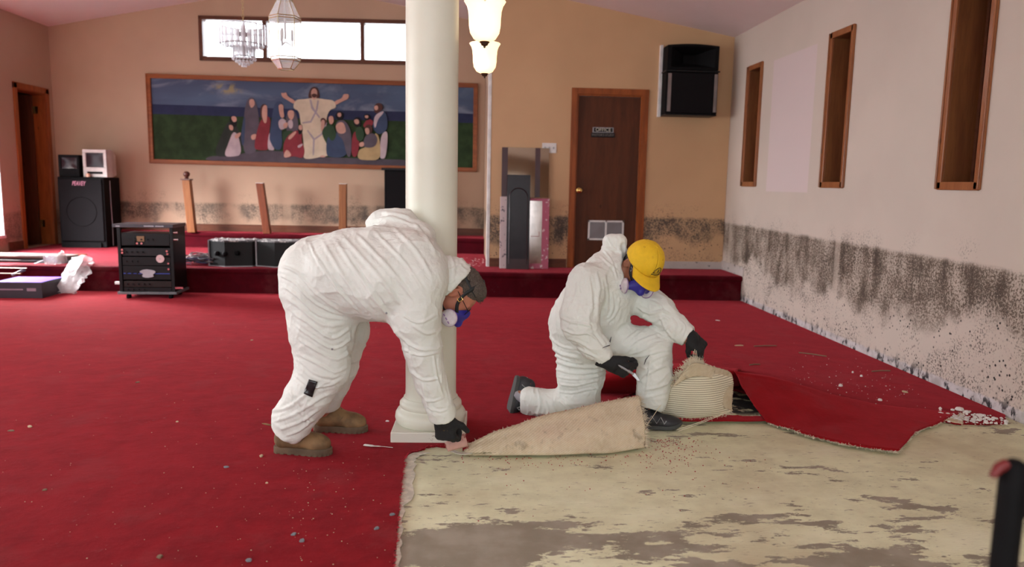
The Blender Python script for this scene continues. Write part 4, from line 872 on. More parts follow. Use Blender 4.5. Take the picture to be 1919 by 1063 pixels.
# ------------------------------------------------------------------ smooth signed-distance sculpting
class Sculpt:
    def __init__(s, lo, hi, h):
        s.lo = np.array(lo, np.float32); s.h = h
        s.n = tuple(int(math.ceil((b-a)/h))+1 for a, b in zip(lo, hi)); s.F = np.full(s.n, 1., np.float32)
    def _win(s, lo, hi):
        i0 = [max(0, int((a-l)/s.h)) for a, l in zip(lo, s.lo)]; i1 = [min(n, int((b-l)/s.h)+2) for b, l, n in zip(hi, s.lo, s.n)]
        if any(a >= b for a, b in zip(i0, i1)): return None
        ax = [(s.lo[k]+s.h*np.arange(i0[k], i1[k], dtype=np.float32)) for k in range(3)]
        X, Y, Z = np.meshgrid(*ax, indexing='ij', sparse=True)
        return tuple(slice(a, b) for a, b in zip(i0, i1)), X, Y, Z
    def apply(s, lo, hi, fn, k=.02, op='add'):
        m = k+3*s.h; wn = s._win([a-m for a in lo], [b+m for b in hi])
        if wn is None: return s
        sl, X, Y, Z = wn; d = fn(X, Y, Z); f = s.F[sl]
        if op == 'add':
            if k > 0: q = np.maximum(k-np.abs(f-d), 0)/k; s.F[sl] = np.minimum(f, d)-q*q*k*.25
            else: s.F[sl] = np.minimum(f, d)
        else:
            d = -d
            if k > 0: q = np.maximum(k-np.abs(f-d), 0)/k; s.F[sl] = np.maximum(f, d)+q*q*k*.25
            else: s.F[sl] = np.maximum(f, d)
        return s
    def cone(s, a, b, ra, rb, k=.02, op='add'):
        a = np.array(a, float); b = np.array(b, float); ab = b-a; L2 = max(float(ab@ab), 1e-9); R = max(ra, rb)
        def fn(X, Y, Z):
            px, py, pz = X-a[0], Y-a[1], Z-a[2]
            t = np.clip((px*ab[0]+py*ab[1]+pz*ab[2])/L2, 0, 1)
            return np.sqrt((px-t*ab[0])**2+(py-t*ab[1])**2+(pz-t*ab[2])**2)-(ra+(rb-ra)*t)
        return s.apply(np.minimum(a, b)-R, np.maximum(a, b)+R, fn, k, op)
    def ball(s, c, r, k=.02, op='add'): return s.cone(c, c, r, r, k, op)
    def ell(s, c, axes, rad, k=.02, op='add'):
        c = np.array(c, float); A = np.array(axes, float); R = max(rad)
        def fn(X, Y, Z):
            p = (X-c[0], Y-c[1], Z-c[2]); q = [(p[0]*A[i][0]+p[1]*A[i][1]+p[2]*A[i][2]) for i in range(3)]
            k0 = np.sqrt(sum((q[i]/rad[i])**2 for i in range(3))); k1 = np.sqrt(sum((q[i]/rad[i]**2)**2 for i in range(3)))
            return k0*(k0-1)/np.maximum(k1, 1e-5)
        return s.apply(c-R, c+R, fn, k, op)
    def rbox(s, c, axes, half, r, k=.01, op='add'):
        c = np.array(c, float); A = np.array(axes, float); R = float(np.linalg.norm(half))+r
        def fn(X, Y, Z):
            p = (X-c[0], Y-c[1], Z-c[2]); q = [np.abs(p[0]*A[i][0]+p[1]*A[i][1]+p[2]*A[i][2])-half[i]+r for i in range(3)]
            return np.sqrt(sum(np.maximum(t, 0)**2 for t in q))+np.minimum(np.maximum(np.maximum(q[0], q[1]), q[2]), 0)-r
        return s.apply(c-R, c+R, fn, k, op)
    def cut(s, p, nrm, R, k=.004):      # remove the half space beyond p along nrm, within radius R
        p = np.array(p, float); nn = np.array(nrm, float); nn /= np.linalg.norm(nn)
        def fn(X, Y, Z):
            d = -((X-p[0])*nn[0]+(Y-p[1])*nn[1]+(Z-p[2])*nn[2]); sp = np.sqrt((X-p[0])**2+(Y-p[1])**2+(Z-p[2])**2)-R
            return np.maximum(d, sp)
        return s.apply(p-R, p+R, fn, k, 'sub')
    def mesh(s):
        F = s.F; ins = F < 0; nx, ny, nz = F.shape
        cnt = np.zeros((nx-1, ny-1, nz-1), np.int8)
        for dx in (0, 1):
            for dy in (0, 1):
                for dz in (0, 1): cnt += ins[dx:nx-1+dx, dy:ny-1+dy, dz:nz-1+dz]
        act = (cnt > 0) & (cnt < 8); I, J, K = np.nonzero(act); N = len(I)
        idx = np.full(act.shape, -1, np.int32); idx[I, J, K] = np.arange(N)
        acc = np.zeros((N, 3)); num = np.zeros(N)
        cor = [(0, 0, 0), (1, 0, 0), (0, 1, 0), (1, 1, 0), (0, 0, 1), (1, 0, 1), (0, 1, 1), (1, 1, 1)]
        vals = [F[I+a, J+b, K+c] for a, b, c in cor]
        for i in range(8):
            for j in range(i+1, 8):
                da = [cor[j][q]-cor[i][q] for q in range(3)]
                if sum(map(abs, da)) != 1: continue
                fi, fj = vals[i], vals[j]; m = (fi < 0) != (fj < 0)
                t = np.where(m, fi/np.where(m, fi-fj, 1), 0)
                for q in range(3): acc[:, q] += np.where(m, cor[i][q]+t*da[q], 0)
                num += m
        V = (np.stack([I, J, K], 1)+acc/num[:, None])*s.h+s.lo
        quads = []
        for ax in range(3):
            a = [slice(None)]*3; b = [slice(None)]*3; a[ax] = slice(0, -1); b[ax] = slice(1, None)
            A, B = ins[tuple(a)], ins[tuple(b)]; m = A != B; P = np.nonzero(m); P = [p.copy() for p in P]
            o1, o2 = [(1, 2), (2, 0), (0, 1)][ax]
            ok = (P[o1] > 0) & (P[o2] > 0) & (P[o1] < F.shape[o1]-1) & (P[o2] < F.shape[o2]-1); P = [p[ok] for p in P]
            fl = A[tuple(P)] if False else ins[tuple(P)]
            def g(d1, d2):
                Q = [p.copy() for p in P]; Q[o1] = Q[o1]-d1; Q[o2] = Q[o2]-d2; return idx[tuple(Q)]
            q = np.stack([g(0, 0), g(1, 0), g(1, 1), g(0, 1)], 1)
            q = np.where(fl[:, None], q, q[:, ::-1]); quads.append(q)
        Q = np.concatenate(quads); Q = Q[(Q >= 0).all(1)]
        return V, Q
def vnormals(V, Q):
    n = np.cross(V[Q[:, 2]]-V[Q[:, 0]], V[Q[:, 3]]-V[Q[:, 1]]); N = np.zeros_like(V)
    for q in range(4):
        for c in range(3): N[:, c] += np.bincount(Q[:, q], n[:, c], len(V))
    return N/np.maximum(np.linalg.norm(N, axis=1, keepdims=True), 1e-12)
def relax(V, Q, it=2, f=.5):
    E = np.concatenate([Q[:, [0, 1]], Q[:, [1, 2]], Q[:, [2, 3]], Q[:, [3, 0]]])
    E = np.concatenate([E, E[:, ::-1]])
    deg = np.maximum(np.bincount(E[:, 0], minlength=len(V)), 1)[:, None]
    for _ in range(it):
        M = np.stack([np.bincount(E[:, 0], V[E[:, 1], c], len(V)) for c in range(3)], 1)/deg
        V = V+(M-V)*f
    return V
_perm = rng.permutation(4096); _val = rng.random(4096)*2-1
def vnoise(P):
    I = np.floor(P).astype(int); f = P-I; f = f*f*(3-2*f); out = 0
    for dx in (0, 1):
        for dy in (0, 1):
            for dz in (0, 1):
                h = _perm[(_perm[(_perm[(I[:, 0]+dx) & 4095]+I[:, 1]+dy) & 4095]+I[:, 2]+dz) & 4095]
                wgt = (f[:, 0] if dx else 1-f[:, 0])*(f[:, 1] if dy else 1-f[:, 1])*(f[:, 2] if dz else 1-f[:, 2]); out = out+wgt*_val[h]
    return out
def seg_dist(px, py, pts):
    best = np.full(px.shape, 1e9); bt = np.zeros(px.shape); n = len(pts)-1
    for i in range(n):
        ax, ay = pts[i]; bx, by = pts[i+1]; dx, dy = bx-ax, by-ay; L = dx*dx+dy*dy+1e-9
        t = np.clip(((px-ax)*dx+(py-ay)*dy)/L, 0, 1); d = np.hypot(px-ax-t*dx, py-ay-t*dy); m = d < best
        best = np.where(m, d, best); bt = np.where(m, (i+t)/n, bt)
    return best, bt
def folds(V, Q, strokes, crinkle=1., AK=.62, WK=.85):
    """pull cloth folds out along hand-drawn fold lines, plus fine random crinkles"""
    N = vnormals(V, Q); px, py = project(V)
    D = np.zeros(len(V))
    for pts, wd, amp in strokes:
        wd = wd*WK*(.8+.4*((len(pts)*7919+int(pts[0][0]*13)) % 10)/10); amp = amp*AK
        pp = [tuple(p) for p in spline([(a, b) for a, b in pts], 10)] if len(pts) > 2 else pts
        xs = [p[0] for p in pp]; ys = [p[1] for p in pp]; m = (px > min(xs)-4*wd) & (px < max(xs)+4*wd) & (py > min(ys)-4*wd) & (py < max(ys)+4*wd)
        if not m.any(): continue
        d, t = seg_dist(px[m], py[m], pp); prof = np.exp(-(d/wd)**2)-.45*np.exp(-((d-wd*1.9)/(wd*1.1))**2)
        D[m] += amp*prof*np.clip(np.minimum(t, 1-t)*5+.15, 0, 1)
    wv = V+.03*np.stack([vnoise(V*9+k*17) for k in range(3)], 1)
    r1 = 1-np.abs(vnoise(wv*np.array([9, 9, 13.]))); r2 = 1-np.abs(vnoise(wv*np.array([26, 26, 22.])+5)); r3 = 1-np.abs(vnoise(wv*48+9))
    r0 = 1-np.abs(vnoise(wv*np.array([15, 15, 15.])+13)); D += crinkle*(.0075*(r1**4-.4)+.0042*(r0**5-.3)+.0028*(r2**5-.3)+.0016*(r3**3-.3)+.006*vnoise(V*6+3))
    return V+N*D[:, None]
def mesh_obj(name, V, Q, mat, parent, smooth=True):
    Mi = np.array(WM(parent).inverted()) if parent is not None else np.eye(4)
    V = V@Mi[:3, :3].T+Mi[:3, 3]
    me = bpy.data.meshes.new(name); me.vertices.add(len(V)); me.vertices.foreach_set('co', V.astype(np.float32).ravel())
    me.loops.add(len(Q)*4); me.loops.foreach_set('vertex_index', Q.astype(np.int32).ravel())
    me.polygons.add(len(Q)); me.polygons.foreach_set('loop_start', np.arange(0, len(Q)*4, 4, dtype=np.int32)); me.polygons.foreach_set('loop_total', np.full(len(Q), 4, np.int32))
    me.update(calc_edges=True); me.validate(); me.materials.append(mat)
    if smooth: me.polygons.foreach_set('use_smooth', [True]*len(me.polygons))
    o = bpy.data.objects.new(name, me); COL.objects.link(o)
    if parent is not None: o.parent = parent
    return o
def nrm(v): v = np.array(v, float); return v/np.linalg.norm(v)
# ------------------------------------------------------------------ materials of people
t = NT('coverall_cloth'); v = t.co(); n1 = t.noise(v, 4, 4); cr = t.vor(v, 30, 'DISTANCE_TO_EDGE'); cr2 = t.noise(v, 26, 5, .62, .8)
c = t.mix(t.ramp(n1, .35, .65), (.775, .80, .75), (.735, .76, .71)); c = t.mix(t.mth('MULTIPLY', t.ramp(t.noise(v, 7, 6, .7), .58, .75), .35), c, (.52, .48, .40))
c = t.mix(t.mth('MULTIPLY', t.ramp(t.vor(v, 16), .07, .03), t.ramp(t.noise(v, 5, 2), .6, .65)), c, (.35, .31, .27))
b1 = t.bump(cr2, .40, .010); b2 = t.bump(t.noise(v, 95, 3, .6), .18, .003, b1)
M_suit = t.fin(c, .62, b2, spec=.35)
t = NT('skin'); v = t.co(); M_skin = t.fin(t.mix(t.noise(v, 30, 3), (.52, .20, .125), (.40, .14, .085)), .5, t.bump(t.noise(v, 160, 3), .1, .001), **{'Subsurface Weight': .15, 'Subsurface Scale': .01, 'Subsurface Radius': (1, .3, .15)})
t = NT('skin_tan'); v = t.co(); M_skin2 = t.fin(t.mix(t.noise(v, 30, 3), (.36, .15, .085), (.28, .11, .06)), .5, **{'Subsurface Weight': .1, 'Subsurface Scale': .01, 'Subsurface Radius': (1, .3, .15)})
M_glove = plain('black_glove_knit', (.008, .008, .009), .8, bump=.5, scale=40)
M_boot = plain('tan_nubuck', (.21, .125, .055), .75, var=.35, scale=14, bump=.25); M_sole = plain('dirty_rubber_sole', (.13, .085, .05), .8, var=.3)
M_shoe = plain('charcoal_shoe', (.022, .022, .026), .55, var=.3); M_shoesole = plain('grey_shoe_sole', (.055, .058, .055), .7); M_silver = plain('silver_piping', (.42, .42, .42), .45); M_redt = plain('red_shoe_trim', (.36, .03, .04), .6)
M_strap = plain('black_strap', (.010, .012, .014), .6); M_mask = plain('blue_violet_rubber', (.025, .018, .27), .5); M_filter = plain('pink_filter', (.66, .60, .64), .8, bump=.4, scale=30)
t = NT('greying_hair'); v = t.co((1, 1, 1)); s_ = t.noise(t.co((110, 110, 30), (0, .6, 0)), 3, 4); M_hair = t.fin(t.mix(t.ramp(s_, .42, .62), (.065, .045, .034), (.14, .11, .088)), .6, t.bump(s_, .9, .008))
M_hairb = plain('black_hair', (.012, .010, .010), .6, bump=.6, scale=30)
M_cap = plain('yellow_cotton', (.80, .50, .015), .8, var=.05, bump=.25, scale=30); M_ink = plain('dark_cap_print', (.05, .045, .02), .7)
class _Scaled:
    def __init__(s, sc, c, g): s.sc, s.c, s.g = sc, c, g
    def m(s, p): return s.c+(np.array(p, float)-s.c)*s.g
    def cone(s, a, b, ra, rb, k=.02, op='add'): s.sc.cone(s.m(a), s.m(b), ra*s.g, rb*s.g, k, op)
    def ball(s, c, r, k=.02, op='add'): s.sc.ball(s.m(c), r*s.g, k, op)
    def ell(s, c, ax, rad, k=.02, op='add'): s.sc.ell(s.m(c), ax, [q*s.g for q in rad], k, op)
    def rbox(s, c, ax, h, r, k=.01, op='add'): s.sc.rbox(s.m(c), ax, [q*s.g for q in h], r*s.g, k, op)
# ------------------------------------------------------------------ anatomy
def frameR(F, U):
    F = nrm(F); U = np.array(U, float); U = nrm(U-(U@F)*F); return F, U, np.cross(F, U)
def head(sc, c, F, U, k=.012):
    """skull, face and ears in one skin; R is the person's own right"""
    F, U, R = frameR(F, U); P = lambda f, u, r=0: np.array(c)+F*f+U*u+R*r; A = (F, U, R)
    sc.ell(P(-.012, .022), A, (.094, .088, .076), .01); sc.ell(P(.022, -.018), A, (.076, .085, .066), .02)
    sc.ell(P(.032, -.066), A, (.056, .050, .052), .025); sc.ball(P(.068, -.095), .021, .02)
    for s in (-1, 1):
        sc.ball(P(.060, -.034, s*.038), .019, .015); sc.ell(P(.083, .004, s*.030), A, (.010, .011, .019), .012)
        sc.ball(P(.080, -.010, s*.031), .013, .006, 'sub'); sc.ell(P(.080, -.011, s*.031), A, (.0125, .0105, .015), .003)
        sc.ell(P(-.004, -.020, s*.082), (nrm(F-R*s*.55), nrm(U-F*.18), nrm(R*s+F*.55)), (.021, .034, .0095), .005); sc.ell(P(.000, -.018, s*.087), A, (.010, .019, .006), .004, 'sub')
    sc.cone(P(.090, -.004), P(.111, -.040), .008, .0125, .010); sc.ball(P(.101, -.045, .012), .008, .006); sc.ball(P(.101, -.045, -.012), .008, .006)
    sc.ell(P(.088, -.066), A, (.012, .0065, .022), .008); sc.ell(P(.087, -.077), A, (.012, .007, .020), .006); sc.ell(P(.100, -.0712), A, (.010, .0018, .018), .003, 'sub')
    return P
def hand(sc, W, D, N, S, curl, thumb=(.5, .7, .35), r=.0098, k=.006, L=1., spread=.10, g=1.):
    if g != 1.:      # a slightly bigger hand: grow everything about the wrist
        W = np.array(W, float); s2 = _Scaled(sc, W, g); t_ = hand(s2, W, D, N, S, curl, thumb, r, k, L, spread); return [W+(np.array(q)-W)*g for q in t_]
    """palm and five unequal fingers; curl = per finger (knuckle, middle, tip) bends towards N"""
    D, N, S = nrm(D), nrm(N), nrm(S); W = np.array(W, float)
    sc.rbox(W+D*.050*L, (D, S, N), (.048*L, .041, .0155), .0145, .012); sc.cone(W-D*.015, W+D*.02, .026, .027, .02)
    sc.ell(W+D*.032+S*.026+N*.008, (nrm(D+S*.5), nrm(S-D*.5), N), (.034, .019, .017), .012)
    LEN = ((.043, .026, .021), (.047, .029, .022), (.044, .027, .021), (.034, .021, .019)); tips = []
    for i in range(4):
        o = .0305-.0205*i; p = W+D*(.090-.004*abs(i-1))*L+S*o; a = 0.; f = (1.0-i*.45)*spread
        for j in range(3):
            a += curl[i][j]; d = nrm((D*math.cos(a)+N*math.sin(a))+S*f*math.cos(a)); q = p+d*LEN[i][j]*L; rr = r*(1.04-.07*j-(.05 if i == 3 else 0))
            sc.cone(p, q, rr*1.02, rr*.95, k if j else .010); p = q
        tips.append(p)
    d = nrm(D*thumb[0]+S*thumb[1]+N*thumb[2]); p = W+D*.026+S*.030+N*.004; q = p+d*.042; sc.cone(p, q, .0145, .0120, .012)
    d2 = nrm(d+D*.45-S*.22+N*.15); q2 = q+d2*.032; sc.cone(q, q2, .0118, .0095, .006); tips.append(q2); return tips
def ribbon_loop(name, pts, w, th, nfun, mat, parent):
    """flat strap through points; nfun gives the outward normal"""
    P = [np.array(p) for p in pts]; m = len(P); rows = []
    for i, p in enumerate(P):
        tg = nrm(P[(i+1) % m if i < m-1 else i]-P[i-1 if i else 0]); n = nfun(p); b = nrm(np.cross(tg, n)); rows.append([tuple(p-b*w/2), tuple(p), tuple(p+b*w/2)])
    mb = MB(); mb.grid(rows); return obj(name, mb, mat, parent, smooth='all', world=True, solid=(th, 1))
def respirator(parent, P, F, U, R, c):
    sc = Sculpt(np.array(c)-.2, np.array(c)+.2, .004)
    sc.ell(P(.080, -.062), (F, U, R), (.050, .048, .052), .01); sc.ell(P(.108, -.030), (F, U, R), (.020, .026, .020), .02); sc.cone(P(.110, -.078), P(.128, -.080), .026, .020, .015)
    for s in (-1, 1): sc.cone(P(.092, -.080, s*.035), P(.088, -.092, s*.062), .024, .020, .012)
    sc.ell(P(.050, -.055), (F, U, R), (.052, .052, .050), .006, 'sub'); V, Q = sc.mesh(); V = relax(V, Q, 2)
    m = mesh_obj('respirator', V, Q, M_mask, parent)
    for s in (-1, 1):
        d = nrm(R*s*.95-U*.28-F*.12); p0 = P(.086, -.096, s*.064)
        sc = Sculpt(p0-.09, p0+.09, .003); a2 = nrm(np.cross(d, U)); a3 = np.cross(d, a2)
        sc.ell(p0+d*.010, (d, a2, a3), (.021, .040, .040), .004); sc.cut(p0-d*.004, -d, .09)
        V, Q = sc.mesh(); V = relax(V, Q, 1); mesh_obj('filter_disc', V, Q, M_filter, m)
        mb = MB(); e = p0+d*.006; mb.tube([e+(a2*math.cos(a)+a3*math.sin(a))*.0395 for a in np.linspace(0, 2*math.pi, 41)], .0022, 6, caps=False)
        obj('filter_rim', mb, plain('filter_violet_print', (.26, .14, .33), .6), m, smooth=True, world=True)
        e = p0+d*.0335; mb = MB()
        for kx in (-.009, 0, .009):
            mb.tube([e+a2*(kx*2.2-.006)+a3*.004-d*.0006, e+a2*(kx*2.2+.006)+a3*.004-d*.0006], .0026, 6)
        obj('filter_print', mb, plain('filter_violet_print2', (.26, .14, .33), .6), m, world=True)
    return m
def on_skull(P, c, f, u, r, lift=1.05):      # push a direction out to the skull surface
    v = np.array([f+.012, u-.022, r]); a = math.sqrt((v[0]/.094)**2+(v[1]/.088)**2+(v[2]/.076)**2); v = v/a*lift
    return P(v[0]-.012, v[1]+.022, v[2])
# footwear in its own frame: x towards the toe, y to the wearer's left, z up from the sole
def shoe(parent, M, kind, L=.30, side=1):
    Mw = np.array(M)
    W = lambda V: V@Mw[:3, :3].T+Mw[:3, 3]
    def outline(w=1., n=48):
        pts = [(-.10, -.028), (-.115, 0), (-.10, .030), (-.03, .034), (.04, .040), (.10, .052), (.155, .048), (.188, .022), (.192, -.008), (.168, -.036), (.12, -.048), (.06, -.040), (-.02, -.032)]
        pts = [((x+.038)*L/.307-.0, y*w*side) for x, y in pts]; return [tuple(p) for p in chaikin(pts, 2)]
    o = outline(1.04); boot = kind == 'boot'
    mb = MB(); zs = (.004, .034 if boot else .024); prm = []
    P = []
    for z in ((zs[0], .97), (zs[0]+.008, 1.0), (zs[1]-.006, 1.0), (zs[1], .97)):
        P.append([W(np.array([x*z[1], y*z[1], z[0]+.010*max(0, (x-.12)/.07)**2*(0 if boot else 1)])) for x, y in o])
    n = len(o); mb.add([p for row in P for p in row], [(i*n+k, i*n+(k+1) % n, (i+1)*n+(k+1) % n, (i+1)*n+k) for i in range(3) for k in range(n)]+[tuple(range(n-1, -1, -1)), tuple(3*n+k for k in range(n))])
    if boot:      # lugs and separate heel
        for k in range(0, n, 2):
            x, y = o[k]; x2, y2 = o[(k+1) % n]
            q = [np.array([x, y, 0]), np.array([x2, y2, 0]), np.array([x2*.75, y2*.6, 0]), np.array([x*.75, y*.6, 0])]
            mb.add([W(p+[0, 0, z]) for z in (.0, .012) for p in q], [(3, 2, 1, 0), (4, 5, 6, 7), (0, 1, 5, 4), (1, 2, 6, 5), (2, 3, 7, 6), (3, 0, 4, 7)])
    so = obj('sole', mb, M_sole if boot else M_shoesole, parent, smooth=True, world=True, angle=35)
    sc = Sculpt((-.11, -.08, -.01), (.26, .08, .24), .004); s_ = L/.307
    z0 = zs[1]-.006; f = side
    if boot:
        sc.cone((-.020, 0, z0+.034), (.06*s_, 0, z0+.040), .040, .042, .02); sc.ell((.155*s_, .004*f, z0+.020), np.eye(3), (.066*s_, .047, .044), .02); sc.cone((.07*s_, 0, z0+.045), (.13*s_, .003*f, z0+.028), .042, .040, .03)
        sc.cone((-.018, 0, z0+.04), (-.012, 0, .165), .040, .047, .02); sc.cone((.03, 0, z0+.05), (.015, 0, .16), .040, .042, .03)
        sc.cone((-.02, 0, .165), (.02, 0, .168), .046, .045, .01)
    else:
        sc.cone((-.022, 0, z0+.028), (.06*s_, 0, z0+.030), .036, .038, .02); sc.ell((.155*s_, .004*f, z0+.014), np.eye(3), (.070*s_, .045, .036), .02); sc.cone((.07*s_, 0, z0+.036), (.13*s_, .003*f, z0+.018), .038, .036, .03)
        sc.cone((-.020, 0, z0+.04), (-.016, 0, .088), .034, .036, .02); sc.cone((.02, 0, z0+.045), (.01, 0, .085), .034, .034, .03)
    sc.cut((0.08, 0, z0-.002), (0, 0, -1), .3, .001); V, Q = sc.mesh(); V = relax(V, Q, 2)
    up = mesh_obj('upper', W(V), Q, M_boot if boot else M_shoe, parent)
    def strip(pts, r, nm, m, fl=.5): mb = MB(); mb.tube([W(np.array(p)) for p in spline(pts, 14)], r, 6, flat=fl); return obj(nm, mb, m, up, smooth=True, world=True)
    if boot:
        for k in range(4):
            x = .085*s_-.012*k; z = .098+.018*k; strip([(x, -.032*f, z-.008), (x+.012, 0, z+.004), (x, .032*f, z-.008)], .0028, 'lace', plain('boot_lace', (.12, .08, .04), .8) if k == 0 and side == 1 else M_sole)
            for sy in (-1, 1):
                mb = MB(); p = W(np.array([x-.004, sy*.0385*f, z-.010])); mb.lathe([(.001, .002), (.005, .0015), (.006, -.001)], (0, 0, 0), 12); mb.v = [tuple(np.array(p)+np.array([a, -abs(c_)*2 if sy*f < 0 else c_, b])) for a, b, c_ in mb.v]
                obj('eyelet', mb, M_brass, up, smooth=True)
                bpy.data.objects[-1] if False else None
        strip([(-.055, -.022, .07), (-.0615, 0, .075), (-.055, .022, .07)], .003, 'heel_seam', M_sole)
        strip([(.03, -.042*1, .05), (.075, -.047, .07), (.10*s_, -.040, .088)], .0022, 'side_seam', M_sole)
    else:
        for sy in (-1, 1):
            zz = [(-.02, .038), (.0, .072), (.025, .040), (.045, .080), (.075, .040), (.095, .074), (.115, .038), (.125, .056)]
            mb = MB(); mb.tube([W(np.array([x, sy*(.041 if x < .1 else .0455), z])) for x, z in zz], .0048, 6, flat=.6); obj('zigzag_stripe', mb, M_silver, up, smooth=True, world=True)
        strip([(-.03, -.034, .086), (-.048, 0, .095), (-.03, .034, .086)], .004, 'red_trim', M_redt); strip([(-.02, -.037, .070), (-.058, 0, .068), (-.02, .037, .070)], .003, 'silver_trim', M_silver)
        for k in range(4):
            x = .045+.018*k; strip([(x, -.026, .082-.010*k), (x+.006, 0, .094-.011*k), (x, .026, .082-.010*k)], .003, 'lace', M_redt if k == 1 else M_strap)
    return up
def shoeM(p, heading, pitch=0., roll=0.):
    return Matrix.Translation(Vector(p)) @ Matrix.Rotation(heading, 4, 'Z') @ Matrix.Rotation(pitch, 4, 'Y') @ Matrix.Rotation(roll, 4, 'X')
def pk(px, py, Y, rpx):      # joint given where the photograph shows it, at a chosen room depth; radius to metres
    p = PY(px, py, Y); return p, rpx*depth(p)/FPX
def build_suit(sc, prims, ksc=1., rs=1., only=None):
    for pr in prims:
        if len(pr) == 5 and pr[4] == 'hood' and only == 'body': continue
        a, ra = pk(*pr[0]); b, rb = pk(*pr[1]); k = pr[2]
        sc.cone(a, b, ra*rs, rb*rs, k*ksc)

# ================================================================== PERSON 1, bending over
man = thing('person', 'bending person in white hooded coverall and tan boots, lifting the carpet edge beside the column', 'person', (-.62, 3.52, .013))
T1 = [  # (px,py,Y,r) (px,py,Y,r) k      torso
 ((586, 512, 3.60, 63), (600, 545, 3.60, 62), .05), ((590, 512, 3.44, 62), (600, 548, 3.43, 62), .05),
 ((612, 508, 3.52, 66), (665, 514, 3.48, 84), .06), ((665, 514, 3.45, 84), (722, 517, 3.42, 87), .05), ((640, 515, 3.36, 66), (720, 528, 3.31, 72), .05),
 ((722, 508, 3.42, 84), (768, 512, 3.36, 68), .05), ((768, 497, 3.34, 62), (786, 520, 3.30, 52), .05), ((770, 470, 3.46, 45), (800, 500, 3.42, 40), .05),
 ((745, 432, 3.55, 36), (782, 448, 3.50, 36), .04), ((718, 422, 3.64, 30), (752, 424, 3.58, 34), .03),
 ((800, 505, 3.42, 34), (828, 525, 3.44, 30), .03)]
ARM1 = [((782, 535, 3.28, 50), (778, 590, 3.27, 46), .04), ((778, 590, 3.27, 46), (792, 650, 3.28, 35), .03), ((792, 650, 3.28, 36), (808, 715, 3.31, 29), .02), ((808, 715, 3.31, 29), (829, 776, 3.345, 26), .015)]
ARM1b = [((714, 430, 3.66, 27), (690, 500, 3.74, 24), .02), ((690, 500, 3.74, 23), (662, 566, 3.76, 19), .02)]
LEG1 = [((592, 545, 3.44, 64), (604, 610, 3.43, 58), .05), ((604, 610, 3.43, 60), (606, 690, 3.41, 48), .04), ((606, 690, 3.41, 49), (575, 745, 3.39, 40), .03), ((575, 745, 3.39, 41), (548, 792, 3.385, 35), .02), ((548, 780, 3.385, 36), (543, 805, 3.385, 33), .015)]
LEG1b = [((625, 545, 3.66, 58), (646, 618, 3.72, 43), .05), ((646, 618, 3.72, 43), (638, 690, 3.74, 31), .03), ((638, 690, 3.74, 31), (607, 765, 3.755, 24), .02)]
G1 = T1+ARM1+ARM1b+LEG1+LEG1b
lo, hi = (-1.35, 2.98, -.02), (.22, 4.05, 1.32)
sc = Sculpt(lo, hi, .0050); build_suit(sc, G1)
# flare of the trouser leg over the near boot, and clean cuffs
a, r_ = pk(540, 812, 3.385, 34); sc.ell(a, np.eye(3), (r_*1.05, r_*.95, .035), .02)
def cuts1(sc):
    sc.cut(PY(533, 813, 3.385), (-.52, 0, -.85), .16, .004); sc.cut(PY(566, 820, 3.385), (.55, 0, -.83), .16, .004)
    sc.cut(PY(608, 768, 3.755), (.1, 0, -1), .12, .004)
cuts1(sc)
cf = PY(830, 782, 3.35); cutA = lambda sc: sc.cut(cf, nrm(PY(834, 800, 3.36)-PY(815, 735, 3.32)), .10, .004)
cutA(sc)
